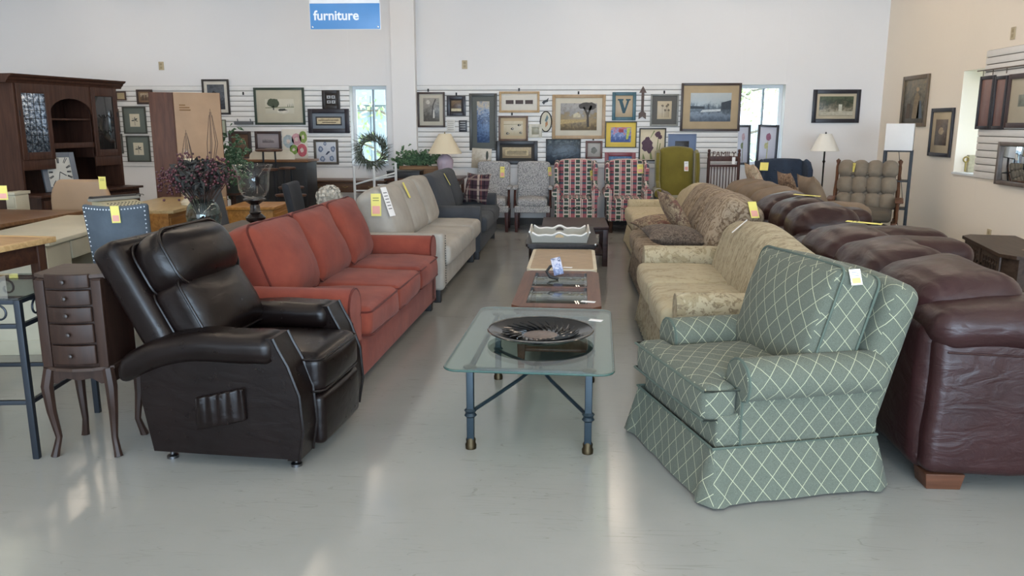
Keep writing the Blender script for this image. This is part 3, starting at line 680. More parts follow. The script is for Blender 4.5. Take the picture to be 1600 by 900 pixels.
# ------------------------------------------------------------------ coffee tables down the aisle
def rrect(hx, hy, r, n=6):
    p = []
    for (sx, sy, a0) in ((1, 1, 0), (-1, 1, 90), (-1, -1, 180), (1, -1, 270)):
        for i in range(n+1):
            a = math.radians(a0+90*i/n); p.append((sx*(hx-r)+r*math.cos(a), sy*(hy-r)+r*math.sin(a)))
    return p
TEAL = paint('25333c', .45, .4, var=.1); BRZ = metal('4a4030', .5); TGLASS = glass((.80, .90, .86), 1.5)
T = thing('glass_coffee_table', 'coffee table with thick clear glass top and dark blue metal frame', 'coffee table', (-.12, 4.06, 0), -2.5)
o = Pr(T, 'glass_top', TGLASS, rrect(.385, .64, .07), .408, .42, 'z'); Tb(o, 'glass_edge', paint('33514b', .15, spec=.8), [(x, y, .414) for x, y in rrect(.386, .641, .07)], .0055, n=6, closed=True)
for sx in (-1, 1):
    for sy in (-1, 1):
        x, y = sx*.275, sy*.53; o = Bx(T, 'leg', TEAL, (x, y, .22), (.017, .017, .18), .004)
        Lt(o, 'foot', BRZ, [(.026, 0), (.027, .02), (.022, .03), (.024, .045), (.018, .055)], (x, y, 0), n=12)
        Lt(o, 'collar', TEAL, [(.02, .155), (.030, .165), (.022, .178), (.030, .19), (.02, .20)], (x, y, 0), n=12)
        Lt(o, 'rosette', BRZ, [(.034, .398), (.030, .404), (.012, .407)], (x, y, 0), n=8)
        Tb(T, 'stretcher', TEAL, [(x, y, .18), (x*.66, y*.66, .20), (x*.3, y*.3, .225), (sx*.012, sy*.012, .25)], .0095, n=8)
for sy in (-1, 1): Bx(T, 'rail', TEAL, (0, sy*.53, .388), (.275, .011, .011), .003)
for sx in (-1, 1): Bx(T, 'rail', TEAL, (sx*.275, 0, .388), (.011, .53, .011), .003)
Lt(T, 'hub', BRZ, [(.018, .228), (.026, .24), (.026, .262), (.012, .275)], n=12)
T = thing('platter', 'large round dark glass platter with radiating relief on the glass table', 'platter', (-.105, 4.02, .4205))
PG = paint('17181a', .12, spec=.8, var=.2)
Lt(T, 'dish', PG, [(.0, .012), (.10, .012), (.17, .016), (.225, .034), (.272, .045), (.276, .041), (.235, .022), (.18, .0), (.0, .0)], n=48, fn=lambda q, a: (q.x, q.y, q.z+.0025*math.sin(a*24)*(.09 < q.xy.length < .22)))
Lt(T, 'centre', paint('6b5b52', .3, var=.2, vs=40), [(.0, .016), (.055, .0155), (.088, .0125)], n=32)
m = MB()
for k in range(26):
    a = 2*PI*k/26; m.tube([(math.cos(a+q*.5)*(.10+q*.10), math.sin(a+q*.5)*(.10+q*.10), .0165+.02*q*q) for q in (0, .33, .66, 1)], [.003, .006, .005, .002], n=5)
m.obj('relief', PG, T); Tb(T, 'rim', paint('4a4640', .15, spec=.8), [(.27*math.cos(2*PI*i/48), .27*math.sin(2*PI*i/48), .0455) for i in range(48)], .004, n=6, closed=True)
OAKD = wood('6b4534', '4d2f23', .32, 1)
T = thing('glass_inset_coffee_table', 'brown wooden coffee table with two glass panes in its top', 'coffee table', (-.015, 5.34, 0), -1.5)
def octo(hx, hy, c): return [(hx-c, -hy), (hx, -hy+c), (hx, hy-c), (hx-c, hy), (-hx+c, hy), (-hx, hy-c), (-hx, -hy+c), (-hx+c, -hy)]
for z0, z1, e in ((.395, .42, 0), (.37, .393, -.012)):
    m = MB(); hx, hy = .275+e, .615+e
    for (a, b, c_, d) in ((-hx, -hx+.085, -hy, hy), (hx-.085, hx, -hy, hy), (-hx+.085, hx-.085, -hy, -hy+.10), (-hx+.085, hx-.085, hy-.10, hy), (-hx+.085, hx-.085, -.02, .02)):
        pts = [(a, c_), (b, c_), (b, d), (a, d)]
        if b-a < .1 and d-c_ > 1:
            k = .05; pts = [(a+(k if a < 0 else 0), c_), (b-(k if b > 0 else 0), c_), (b, c_+(k if b > 0 else 0)), (b, d-(k if b > 0 else 0)), (b-(k if b > 0 else 0), d), (a+(k if a < 0 else 0), d), (a, d-(k if a < 0 else 0)), (a, c_+(k if a < 0 else 0))]
        m.prism(pts, z0, z1, 'z')
    m.obj('top_frame' if e == 0 else 'lower_moulding', OAKD, T, smooth=False)
for y0, y1 in ((-.515, -.02), (.02, .515)):
    o = Bx(T, 'glass_inset', TGLASS, (0, (y0+y1)/2, .414), (.19, (y1-y0)/2, .004), .001, k=1)
    for sx in (-1, 1): Bx(o, 'bevel', glass((.95, .98, .98), 1.8), (sx*.178, (y0+y1)/2, .4195), (.009, (y1-y0)/2-.004, .0015), .001, k=1)
Bx(T, 'apron', OAKD, (0, -.55, .335), (.215, .012, .035), .003); Bx(T, 'apron', OAKD, (0, .55, .335), (.215, .012, .035), .003)
for sx in (-1, 1):
    Bx(T, 'apron', OAKD, (sx*.225, 0, .335), (.012, .55, .035), .003)
    for sy in (-1, 1): MB().rbox((sx*.215, sy*.54, .19), (.032, .032, .19), .006, fn=lambda x, y, z: (x*(.8+z), y*(.8+z), z)).obj('leg', OAKD, T)
Bx(T, 'lower_shelf', OAKD, (0, 0, .12), (.20, .52, .01), .003)
p = atz(866, 437, .42); T = thing('photo_holder', 'small curved black stand holding a blue photo on the brown coffee table', 'photo stand', (p.x, p.y, .42), 0)
Tb(T, 'stand', BLK, [(.03, 0, .006), (-.03, .0, .02), (-.055, .0, .06), (-.03, .0, .095), (.0, .0, .11)], [.010, .013, .011, .010, .006], n=8)
MB().rbox((.02, -.012, .10), (.035, .002, .062), .001, k=1, R=RM(-14, -14, 0)).obj('photo', art([(.2, '2f3a5c'), (.45, '7d86a8'), (.6, 'c9c6cf'), (.8, '46506f')], 40, .4, .6, .12), T)
T = thing('beige_top_table', 'low table with beige top and cream border beyond the brown coffee table', 'coffee table', (.01, 6.53, 0), -1)
BT = paint('a98f6c', .35, var=.08, vs=12); BC = paint('d5cab2', .4)
o = Pr(T, 'border', BC, rrect(.27, .51, .05), .39, .418, 'z'); Pr(T, 'top_panel', BT, rrect(.243, .483, .03), .4185, .421, 'z')
for sx in (-1, 1):
    Bx(T, 'apron', BC, (sx*.235, 0, .35), (.01, .46, .04), .003)
    for sy in (-1, 1): Bx(T, 'leg', BC, (sx*.22, sy*.45, .195), (.022, .022, .195), .005)
DKT = wood('2c2320', '191311', .3, 1)
T = thing('dark_coffee_table', 'near-black coffee table with turned legs under the white tray', 'coffee table', (.0, 7.78, 0), 0)
Pr(T, 'top', DKT, rrect(.325, .66, .02), .425, .45, 'z'); Pr(T, 'moulding', DKT, rrect(.31, .645, .02), .408, .4245, 'z'); Bx(T, 'apron', DKT, (0, 0, .36), (.28, .61, .047), .004)
for sx in (-1, 1):
    for sy in (-1, 1): Lt(T, 'leg', DKT, [(.016, 0), (.026, .02), (.02, .05), (.032, .12), (.03, .2), (.02, .25), (.034, .28), (.034, .40)], (sx*.265, sy*.60, 0), n=12)
MB().rbox((.30, -.66, .448), (.012, .012, .012), .008).obj('corner_cap', metal('9a9a98', .3), T)
WK = NT('wicker'); wv = WK.n('TexWave', {'Vector': WK.uv(obj=True), 'Scale': 55.0, 'Distortion': 2.0}); WK.bump(wv.outputs[0], .8, .006); WK = WK.fin(WK.ramp(wv.outputs[0], [(0, lin('a8a89e')), (1, lin('d9d8d0'))]), .6)
p0 = atz(831, 379, .455); p1 = atz(917, 379, .455); hx = (p1.x-p0.x)/2
T = thing('wicker_tray', 'white woven tray with scalloped sides and handle slots on the black table', 'tray', ((p0.x+p1.x)/2, p0.y+.27, .452), 0)
Bx(T, 'bottom', paint('c9bfa4', .6, var=.08, vs=30), (0, 0, .006), (hx-.015, .235, .006), .003)
def tray_side(half, fn3):
    m = MB(); n = 40; vs = []; fs = []
    prof = lambda u: .07+.022*math.cos(u*PI*1.5)**2*(abs(u) < .36)+.022*(abs(u) > .82)*(abs(u)-.82)/.18-.006*math.sin(abs(u)*PI*2)**2
    for i in range(n+1):
        u = 2*i/n-1; h = prof(u); hole = abs(u) < .17
        zs_ = [0, h*.55 if hole else h*.5, (h*.82) if hole else h*.75, h]
        if hole: e = math.sqrt(max(0, 1-(u/.17)**2)); mid = h*.70; zs_[1] = mid-.017*e; zs_[2] = mid+.017*e
        for z in zs_:
            for t in (-.006, .006): vs.append(fn3(u*half, t+z*.30, z))
    for i in range(n):
        u = 2*(i+.5)/n-1
        for k in range(3):
            if k == 1 and abs(u) < .17: continue
            a = i*8+k*2; b = (i+1)*8+k*2; fs += [(a, b, b+2, a+2), (a+1, a+3, b+3, b+1)]
        a = i*8; b = a+8; fs += [(a+6, a+7, b+7, b+6)]
    m.add(vs, fs); return m, [fn3((2*i/n-1)*half, prof(2*i/n-1)*.30, prof(2*i/n-1)+.003) for i in range(n+1)]
for sy in (-1, 1):
    m, rim = tray_side(hx, lambda u, t, z: (u, sy*(.24+t), z)); o = m.obj('long_side', WK, T); Tb(o, 'rim', WHITE, rim, .009, n=6)
for sx in (-1, 1):
    m = MB(); m.rbox((sx*(hx+.006), 0, .05), (.006, .245, .048), .004, R=RM(0, sx*16, 0)).obj('short_side', WK, T)
    Tb(T, 'rim', WHITE, [(sx*(hx+.022), -.27, .10), (sx*(hx+.022), -.1, .088), (sx*(hx+.022), .1, .088), (sx*(hx+.022), .27, .10)], .009, n=6)
RDW = wood('3c2420', '24130f', .35, 0)
T = thing('brown_side_table', 'reddish brown low table with square legs behind the tray table', 'coffee table', (.14, 9.0, 0), 0)
Bx(T, 'top', RDW, (0, 0, .415), (.36, .45, .015), .004); Bx(T, 'apron', RDW, (0, 0, .375), (.33, .42, .025), .003)
for sx in (-1, 1):
    for sy in (-1, 1): Bx(T, 'leg', RDW, (sx*.325, sy*.415, .2), (.028, .028, .2), .003)
Bx(T, 'lower_shelf', RDW, (0, 0, .12), (.31, .40, .008), .002)
# ------------------------------------------------------------------ left foreground: jewellery chest and metal table
JW = wood('35251e', '241813', .45, 2); JT = wood('463730', '33271f', .4, 1)
T = thing('jewelry_chest', 'narrow dark wooden jewellery chest on curved legs beside the recliner', 'jewelry chest', (-2.185, 3.47, 0), -86)
Bx(T, 'body', JW, (0, 0, .63), (.135, .145, .205), .006)
m = MB(); m.prism([(-.155, -.165), (.10, -.165), (.15, -.08), (.165, 0), (.15, .08), (.10, .165), (-.155, .165)], .838, .853, 'z'); m.prism([(-.145, -.155), (.095, -.155), (.14, -.08), (.152, 0), (.14, .08), (.095, .155), (-.145, .155)], .83, .838, 'z'); m.obj('top', JT, T, smooth=False)
zz = .445
for i, hgt in enumerate((.092, .092, .072, .072, .066)):
    z0 = zz; zz += hgt+.005
    def bow(x, y, z): return (x+.02*(1-(y/.1)**2), y, z)
    o = MB().rbox((.136, 0, z0+hgt/2), (.012, .098, hgt/2-.002), .005, n=(1, 8, 1), fn=bow).obj('drawer', JW, T)
    Lt(o, 'knob', paint('2a1f1a', .4), [(.004, 0), (.005, .012), (.011, .016), (.010, .022), (.0, .025)], (.165, 0, z0+hgt/2), n=10, R=RM(0, 90, 0))
for sg in (-1, 1): Bx(T, 'front_stile', JW, (.130, sg*.125, .63), (.014, .022, .2), .004)
m = MB(); m.prism([(-.145, -.16), (.12, -.16), (.165, -.08), (.178, 0), (.165, .08), (.12, .16), (-.145, .16)], .418, .432, 'z'); m.obj('base_moulding', JT, T, smooth=False)
MB().prism([(-.14, .42), (.14, .42), (.14, .355), (.10, .35), (.06, .375), (.0, .365), (-.06, .375), (-.10, .35), (-.14, .355)], .118, .132, 'x').obj('apron', JW, T)
for sx in (-1, 1):
    Bx(T, 'side_rail', JW, (0, sx*.142, .385), (.13, .008, .035), .003)
    for sy in (-1, 1):
        x, y = sx*.122, sy*.132; o_ = .022
        Tb(T, 'leg', JW, [(x, y, .42), (x+o_*.6*sx, y+o_*.6*sy, .34), (x+o_*.4*sx, y+o_*.4*sy, .22), (x-.004*sx, y-.004*sy, .09), (x+.008*sx, y+.008*sy, .03), (x+.014*sx, y+.014*sy, .0)], [.026, .027, .021, .015, .017, .02], n=8)
MT = paint('2c3138', .45, .6)
T = thing('metal_side_table', 'dark metal side table with glass top and scrollwork at the left edge', 'side table', (-2.78, 3.56, 0), 6)
ML, MW, MH = .36, .30, .745
for sx in (-1, 1):
    for sy in (-1, 1): Bx(T, 'leg', MT, (sx*ML, sy*MW, MH/2), (.014, .014, MH/2), .003)
for z in (MH-.01, MH-.12, .27):
    for sy in (-1, 1): Bx(T, 'rail', MT, (0, sy*MW, z), (ML, .010, .010), .002)
    for sx in (-1, 1): Bx(T, 'rail', MT, (sx*ML, 0, z), (.010, MW, .010), .002)
Pr(T, 'glass_top', glass((.85, .92, .92), 1.5), rrect(ML+.01, MW+.01, .01), MH, MH+.008, 'z')
def scroll(c, s, fl, pl):
    pts = []
    for i in range(22):
        t = i/21; a = t*2.2*PI; r = s*(1-.75*t); u, v_ = r*math.cos(a)*fl, r*math.sin(a)
        pts.append((c[0]+u, c[1], c[2]+v_) if pl == 'y' else (c[0], c[1]+u, c[2]+v_))
    return pts
for sy in (-1, 1):
    for cx, fl in ((-.2, 1), (-.03, -1), (.14, 1), (.27, -1)): Tb(T, 'scroll', MT, scroll((cx, sy*MW, MH-.065), .05, fl, 'y'), .005, n=6)
for sx in (-1, 1):
    for cy, fl in ((-.16, 1), (.0, -1), (.16, 1)): Tb(T, 'scroll', MT, scroll((sx*ML, cy, MH-.065), .05, fl, 'x'), .005, n=6)
# ------------------------------------------------------------------ desks and tables on the left
CRD = paint('c2bca6', .45, var=.06, vs=3); CRD2 = paint('b6b09a', .5, var=.05)
T = thing('cream_desk', 'cream painted desk with one drawer and solid end panels', 'desk', (-3.72, 5.68, 0), 7)
Bx(T, 'top', CRD, (0, 0, .745), (.32, .80, .015), .004)
for sy in (-1, 1):
    o = Bx(T, 'end_cabinet', CRD, (0, sy*.62, .40), (.285, .16, .33), .004); Bx(o, 'plinth', CRD2, (.0, sy*.62, .05), (.29, .165, .05), .003)
    for i in range(3): Bx(o, 'slat', CRD2, (.287, sy*.62, .13+i*.05), (.004, .12, .012), .002)
o = Bx(T, 'drawer', CRD2, (.27, 0, .655), (.02, .45, .062), .004); Lt(o, 'knob', paint('cfc9b0', .4), [(.007, 0), (.008, .012), (.018, .018), (.016, .028), (0, .032)], (.29, 0, .655), n=12, R=RM(0, 90, 0))
Bx(T, 'back_panel', CRD2, (-.28, 0, .45), (.008, .46, .27), .002); Bx(T, 'rail', CRD, (.27, 0, .725), (.018, .46, .007), .002)
PINE = wood('b08a5c', '8f6b42', .4, 0)
T = thing('oak_top_table', 'dark wooden table with pale oak edged top at the left edge', 'table', (-3.52, 4.38, .045), -6)
LT_ = wood('c9a878', 'a98757', .4, 0)
o = Bx(T, 'top', wood('b79468', '9a7850', .4, 0), (0, 0, .775), (.40, .30, .012), .003); m = MB()
for c_, h_ in (((0, -.30, .773), (.415, .018, .017)), ((0, .30, .773), (.415, .018, .017)), ((.40, 0, .773), (.018, .31, .017)), ((-.40, 0, .773), (.018, .31, .017))): Bx(o, 'edge_board', LT_, c_, h_, .005)
Bx(T, 'apron', wood('4b3022', '33201a'), (0, 0, .70), (.36, .26, .06), .004)
for sx in (-1, 1):
    for sy in (-1, 1): Bx(T, 'leg', wood('4b3022', '33201a', .45, 2), (sx*.34, sy*.24, .3575), (.032, .032, .4025), .005)
T = thing('long_dining_table', 'long brown wooden dining table behind the cream desk', 'table', (-5.12, 6.38, 0), -4)
BWN = wood('7d5c40', '5c412c', .3, 0)
Bx(T, 'top', BWN, (0, 0, .742), (.88, .50, .016), .005); Bx(T, 'apron', BWN, (0, 0, .68), (.80, .42, .045), .004)
for sx in (-1, 1):
    for sy in (-1, 1): Lt(T, 'leg', BWN, [(.022, 0), (.03, .06), (.024, .1), (.04, .4), (.03, .55), (.042, .6), (.042, .73)], (sx*.78, sy*.4, 0), n=12)
OAK = wood('a8783f', '865a2b', .38, 1); PALE = wood('c2ac82', 'a99268', .35, 1)
T = thing('oak_desk', 'oak desk with pale worn top under the tall cabinet', 'desk', (-3.80, 7.50, 0), 4)
Bx(T, 'top', PALE, (0, 0, .745), (.33, .68, .015), .004)
for sy in (-1, 1):
    o = Bx(T, 'pedestal', OAK, (0, sy*.50, .365), (.29, .20, .365), .004)
    for i in range(3): Bx(o, 'drawer', OAK, (.293, sy*.50, .60-.22*i), (.008, .175, .095), .003)
Bx(T, 'apron', OAK, (.27, 0, .68), (.015, .32, .05), .003)
T = thing('oak_nightstand', 'small golden oak chest with drawers behind the red sofa', 'dresser', (-3.06, 7.9, 0), 4)
GO = wood('b5813f', '8f602a', .38, 1)
Bx(T, 'body', GO, (0, 0, .35), (.22, .27, .34), .005); Bx(T, 'top', GO, (0, 0, .70), (.245, .295, .014), .004)
for i in range(3):
    o = Bx(T, 'drawer', GO, (.222, 0, .16+i*.2), (.01, .235, .085), .006); Tb(o, 'handle', metal('4a3b22', .4), [(.234, -.05, .165+i*.2), (.25, -.03, .155+i*.2), (.25, .03, .155+i*.2), (.234, .05, .165+i*.2)], .005, n=6)
# ------------------------------------------------------------------ typewriter
p = atz(192, 341, .76); T = thing('typewriter', 'old beige portable typewriter in an open grey case on the cream desk', 'typewriter', (p.x, p.y, .76), -30); T.scale = (.85, .85, .85)
TB = paint('b4ad90', .5, var=.04); Bx(T, 'case', paint('45453f', .6), (.0, -.04, .045), (.19, .20, .045), .008)
MB().prism([(-.15, .09), (.17, .09), (.17, .11), (.10, .135), (-.02, .165), (-.15, .17)], -.20, .17, 'y').obj('body', TB, T)
Bx(T, 'carriage', paint('8f8e86', .4), (-.08, -.02, .185), (.035, .24, .014), .006); Tb(T, 'platen', paint('2a2a2b', .5), [(-.08, -.24, .20), (-.08, .20, .20)], .018, n=12)
for y in (-.255, .215): Tb(T, 'platen_knob', BLK, [(-.08, y, .20), (-.08, y+.025, .20)], .02, n=12)
Tb(T, 'return_lever', metal('a8a8a8', .25), [(-.08, .19, .20), (.0, .22, .215), (.05, .20, .21)], .005, n=6)
for r_ in range(4):
    for k in range(9): Lt(T, 'key', paint('3b3a36', .5), [(.008, 0), (.008, .006), (.006, .008)], (.04+r_*.033, -.155+k*.035+r_*.006, .147-r_*.009), n=6)
# ------------------------------------------------------------------ dining chairs on the left
NAILS = metal('b7b9bb', .3)
def shell_chair(label, loc, rz, mat, W=.46, H=1.0, flare=.05, nails=False, roll=False, name='upholstered_chair'):
    T = thing(name, label, 'chair', loc, rz)
    cushion(T, 'seat_cushion', mat, (.05, 0, .45), (.23, W/2, .055), .03, (.01, 0, .015), wr=.002)
    hb = (H-.45)/2
    def fn(x, y, z): k = (z/hb+1)/2; return (x-.10*k+.05*(y/(W/2))**2, y*(1+flare*2*(k-.5)), z+.015*(y/(W/2))**2*(k > .5))
    o = MB().rbox((-.17, 0, .45+hb), (.03, W/2, hb), .022, n=(1, 8, 8), k=2, fn=fn).obj('backrest', mat, T, sharp=70)
    if roll: Tb(o, 'rolled_top', mat, [(-.30, y, H-.0) for y in (-W/2*1.05, -W/4, 0, W/4, W/2*1.05)], .045, n=12)
    if nails:
        pts = [(y/10*W/2*.92, hb*.93) for y in range(-10, 11)]+[(sg*W/2*.92, hb*(.93-.1*i)) for sg in (-1, 1) for i in range(1, 16)]
        for (y, z) in pts:
            q = Vector(fn(-.030, y, z)); Lt(o, 'nailhead', NAILS, [(.0055, 0), (.004, .003), (0, .004)], (q.x-.17, q.y, q.z+.45+hb), n=6, R=RM(0, -90, 0))
    for sx in (-1, 1):
        for sy in (-1, 1): MB().rbox((.04+sx*.19, sy*(W/2-.05), .20), (.02, .02, .2), .003, fn=lambda x, y, z: (x*(1+z*1.5), y*(1+z*1.5), z)).obj('leg', DARKWOOD, T)
    return T
shell_chair('blue grey upholstered chair with nailhead back behind the recliner', (-2.87, 5.10, 0), 104, fabric('5c6670', '4a535c', nap=.2, sheen=.06), .37, 1.0, .05, nails=True)
shell_chair('charcoal dining chair with rolled top behind the berry vase', (-2.80, 6.75, 0), 8, fabric('4f5257', '3f4246', sheen=.06), .44, .96, .03, roll=True)
shell_chair('dark grey dining chair behind the glass hurricane', (-2.28, 7.3, 0), 5, fabric('3c3e43', '2e3034', sheen=.06), .42, .97, .03)
T = thing('tan_chair', 'tan vinyl office chair with rounded back and yellow tag', 'chair', (-4.47, 7.20, 0), 94); T.scale = (1, 1.15, 1); TANV = paint('a08468', .5, var=.04)
MB().rbox((-.02, 0, .755), (.035, .24, .25), .03, n=(1, 8, 8), k=3, fn=lambda x, y, z: (x+.3*y*y, y*(1-.35*max(0, z/.26)**3), z)).obj('backrest', TANV, T, sharp=70)
cushion(T, 'seat_cushion', TANV, (.24, 0, .47), (.23, .24, .05), .03, (.01, 0, .02), wr=.001)
Lt(T, 'column', BLACKMETAL, [(.025, .08), (.025, .42)], (.22, 0, 0), n=10); Bx(T, 'back_bar', BLACKMETAL, (.0, 0, .50), (.02, .03, .12), .004)
for k in range(5): a = 2*PI*k/5; Tb(T, 'base_arm', BLACKMETAL, [(.22, 0, .09), (.22+.28*math.cos(a), .28*math.sin(a), .04)], .018, n=6)
T = thing('black_chair', 'black upholstered chair back with a yellow tag at the far left edge', 'chair', (-4.05, 5.55, 0), 180); 
p = aty(10, 310, 5.45); T.location = (p.x-.18, 5.3, 0); BV = fabric('1f2022', '141516', sheen=.06)
MB().rbox((0, 0, .83), (.035, .22, .26), .03, n=3, k=3).obj('backrest', BV, T); cushion(T, 'seat_cushion', BV, (.24, 0, .46), (.22, .23, .05), .03)
for sx in (0, 1):
    for sy in (-1, 1): Bx(T, 'leg', BLK, (.04+.38*sx, sy*.19, .21), (.018, .018, .21), .003)
p = aty(26, 299, 7.6); T = thing('cream_stand', 'small cream painted stand between the hutch and the long table', 'side table', (p.x, 7.6, 0), 0)
Bx(T, 'top', CRD, (0, 0, p.z-.014), (.06, .12, .014), .003); Bx(T, 'body', CRD, (0, 0, p.z-.24), (.05, .10, .21), .004); Bx(T, 'drawer', CRD2, (0, -.103, p.z-.1), (.04, .006, .05), .003)
for sx in (-1, 1):
    for sy in (-1, 1): Bx(T, 'leg', CRD, (sx*.035, sy*.09, (p.z-.44)/2), (.012, .012, (p.z-.44)/2), .003)
# ------------------------------------------------------------------ hutch
HW = wood('4e3429', '3a251d', .4, 2); HWD = wood('3c271f', '2a1914', .4, 2)
T = thing('hutch', 'tall dark brown wooden hutch with leaded glass doors and arched shelf', 'hutch', (-5.78, 9.0, 0), -10.5)
# local +x front, y from -.75 (near) to .75; front plane x=.2
Y0, Y1, ZB, ZT = -.76, .76, .76, 1.93
Bx(T, 'base_cabinet', HWD, (.10, 0, .37), (.30, .76, .37), .005); Bx(T, 'counter', HW, (.11, 0, .75), (.33, .79, .013), .004)
for i in range(3):
    o = Bx(T, 'base_drawer', HW, (.402, -.5+i*.5, .62), (.008, .23, .08), .004); Lt(o, 'knob', metal('4a3b28', .4), [(.008, 0), (.014, .015), (0, .02)], (.41, -.5+i*.5, .62), n=8, R=RM(0, 90, 0))
for sg in (-1, 1): Bx(T, 'side_panel', HW, (.0, sg*.745, (ZB+ZT)/2), (.20, .015, (ZT-ZB)/2), .003)
Bx(T, 'back_panel', HWD, (-.19, 0, (ZB+ZT)/2), (.008, .73, (ZT-ZB)/2), .002); Bx(T, 'roof_panel', HW, (0, 0, ZT-.012), (.20, .74, .012), .002)
m = MB(); prf = [(-.22, 1.93), (.205, 1.93), (.215, 1.95), (.235, 1.965), (.245, 1.985), (.275, 2.0), (.285, 2.02), (-.22, 2.02)]
m.prism(prf, -.84, .84, 'y'); m.obj('cornice', HW, T, smooth=False)
D1 = (-.73, -.30); D2 = (.32, .73); ZL = 1.13
LEAD = metal('3a3a3c', .4)
def leaded():
    t = NT('leaded_glass'); v = t.uv((1, 1, 1)); vo = t.n('TexVoronoi', {'Vector': v, 'Scale': 16.0}, feature='DISTANCE_TO_EDGE'); t.b.inputs['Roughness'].default_value = .06
    n_ = t.noise(v, 30, 4); col = t.ramp(n_, [(.35, lin('3a4452')), (.5, lin('93a3b6')), (.68, lin('dfe8f2'))])  # pale mottled ramp paints bright window reflections into the glass colour
    t.bump(n_, .35, .02); t.b.inputs['Metallic'].default_value = .85; t.set(t.b.inputs['Base Color'], col); return t.m
LGL = leaded()
for (y0, y1), gm in ((D1, LGL), (D2, paint('22201f', .08, spec=.8))):
    Bx(T, 'inner_wall', HWD, (0, y1 if y0 < 0 else y0, (ZL+ZT)/2), (.18, .01, (ZT-ZL)/2), .002); Bx(T, 'cabinet_floor', HWD, (0, (y0+y1)/2, ZL), (.19, (y1-y0)/2, .01), .002)
    m = MB(); w = y1-y0
    for c_, h_ in ((((y0+.03), (ZL+ZT)/2), (.03, (ZT-ZL)/2)), ((y1-.03, (ZL+ZT)/2), (.03, (ZT-ZL)/2)), (((y0+y1)/2, ZL+.04), (w/2-.06, .04)), (((y0+y1)/2, ZT-.05), (w/2-.06, .05))): m.rbox((.205, c_[0], c_[1]), (.012, h_[0], h_[1]), .004)
    d_ = m.obj('door', HW, T); Bx(d_, 'door_glass', gm, (.205, (y0+y1)/2, (ZL+ZT)/2-.005), (.004, w/2-.058, (ZT-ZL)/2-.078), .001, k=1)
    if y0 < 0:
        for i in range(1, 4): Bx(d_, 'lead_came', LEAD, (.210, y0+.06+(w-.12)*i/4, (ZL+ZT)/2), (.002, .0025, (ZT-ZL)/2-.08), .001, k=1)
        for i in range(1, 7): Bx(d_, 'lead_came', LEAD, (.210, (y0+y1)/2, ZL+.08+(ZT-ZL-.18)*i/7), (.002, w/2-.06, .0025), .001, k=1)
    else:
        for i in range(2): Tb(d_, 'lead_came', LEAD, [(.211, y0+.08+k*.02, 1.42+.18*i+.02*math.sin(k*1.7)) for k in range(13)], .004, n=5)
    Bx(d_, 'hinge', LEAD, (.219, y0+.012 if y0 < 0 else y1-.012, 1.62), (.004, .006, .03), .002)
arch = [(-.30, ZT), (-.30, 1.62)]+[(-.30+.62*(.5-.5*math.cos(PI*i/12)), 1.62+.17*math.sin(PI*i/12)) for i in range(13)]+[(.32, ZT)]
MB().prism(arch, .19, .205, 'x').obj('arch_board', HW, T, smooth=False)
Bx(T, 'shelf', HW, (0, .01, 1.56), (.18, .31, .010), .003); Bx(T, 'shelf', HW, (0, .01, 1.27), (.18, .31, .014), .003); Bx(T, 'shelf_lip', HW, (.185, .01, 1.27), (.012, .31, .03), .003)
for (y0, y1) in (D1, D2): Bx(T, 'lower_rail', HW, (.19, (y0+y1)/2, ZL-.055), (.012, (y1-y0)/2, .055), .003)
# wall clock leaning in the hutch
T = thing('wall_clock', 'square grey framed clock with roman numerals leaning in the hutch', 'clock', (-5.60, 8.70, .765), -36); T.scale = (1.1, 1.1, 1.1)
Rk = RM(0, -14, 0); GF = paint('6b6f76', .5, var=.08); m = MB(); cw, ch = .165, .20
for c_, h_ in (((0, -cw+.025, ch), (.02, .025, ch)), ((0, cw-.025, ch), (.02, .025, ch)), ((0, 0, .025), (.02, cw-.05, .025)), ((0, 0, 2*ch-.025), (.02, cw-.05, .025))): m.rbox(Rk @ Vector(c_), h_, .004, R=Rk)
m.obj('frame', GF, T); o = MB().rbox(Rk @ Vector((.004, 0, ch)), (.006, cw-.045, ch-.045), .001, k=1, R=Rk).obj('face', paint('c9c5ba', .5), T)
def radial(a, r0, r1, w): 
    pts = [Rk @ Vector((.0115, math.sin(a)*r*min(1, .11/max(abs(math.sin(a)), .01)/.11), ch+math.cos(a)*r)) for r in (r0, r1)]
    return MB().tube(pts, w, n=4)
for k in range(12):
    a = 2*PI*k/12; rr = min((cw-.055)/max(abs(math.sin(a)), 1e-3), (ch-.055)/max(abs(math.cos(a)), 1e-3)); m = MB()
    for s_ in (-.05, .05): m.tube([Rk @ Vector((.0115, math.sin(a+s_)*rr*q, ch+math.cos(a+s_)*rr*q)) for q in (.62, .98)], .004, n=4)
    m.obj('numeral', INK, o)
for a, l_, w_ in ((2.2, .07, .004), (3.4, .09, .003)): MB().tube([Rk @ Vector((.0125, 0, ch)), Rk @ Vector((.0125, math.sin(a)*l_, ch+math.cos(a)*l_))], w_, n=4).obj('clock_hand', INK, o)
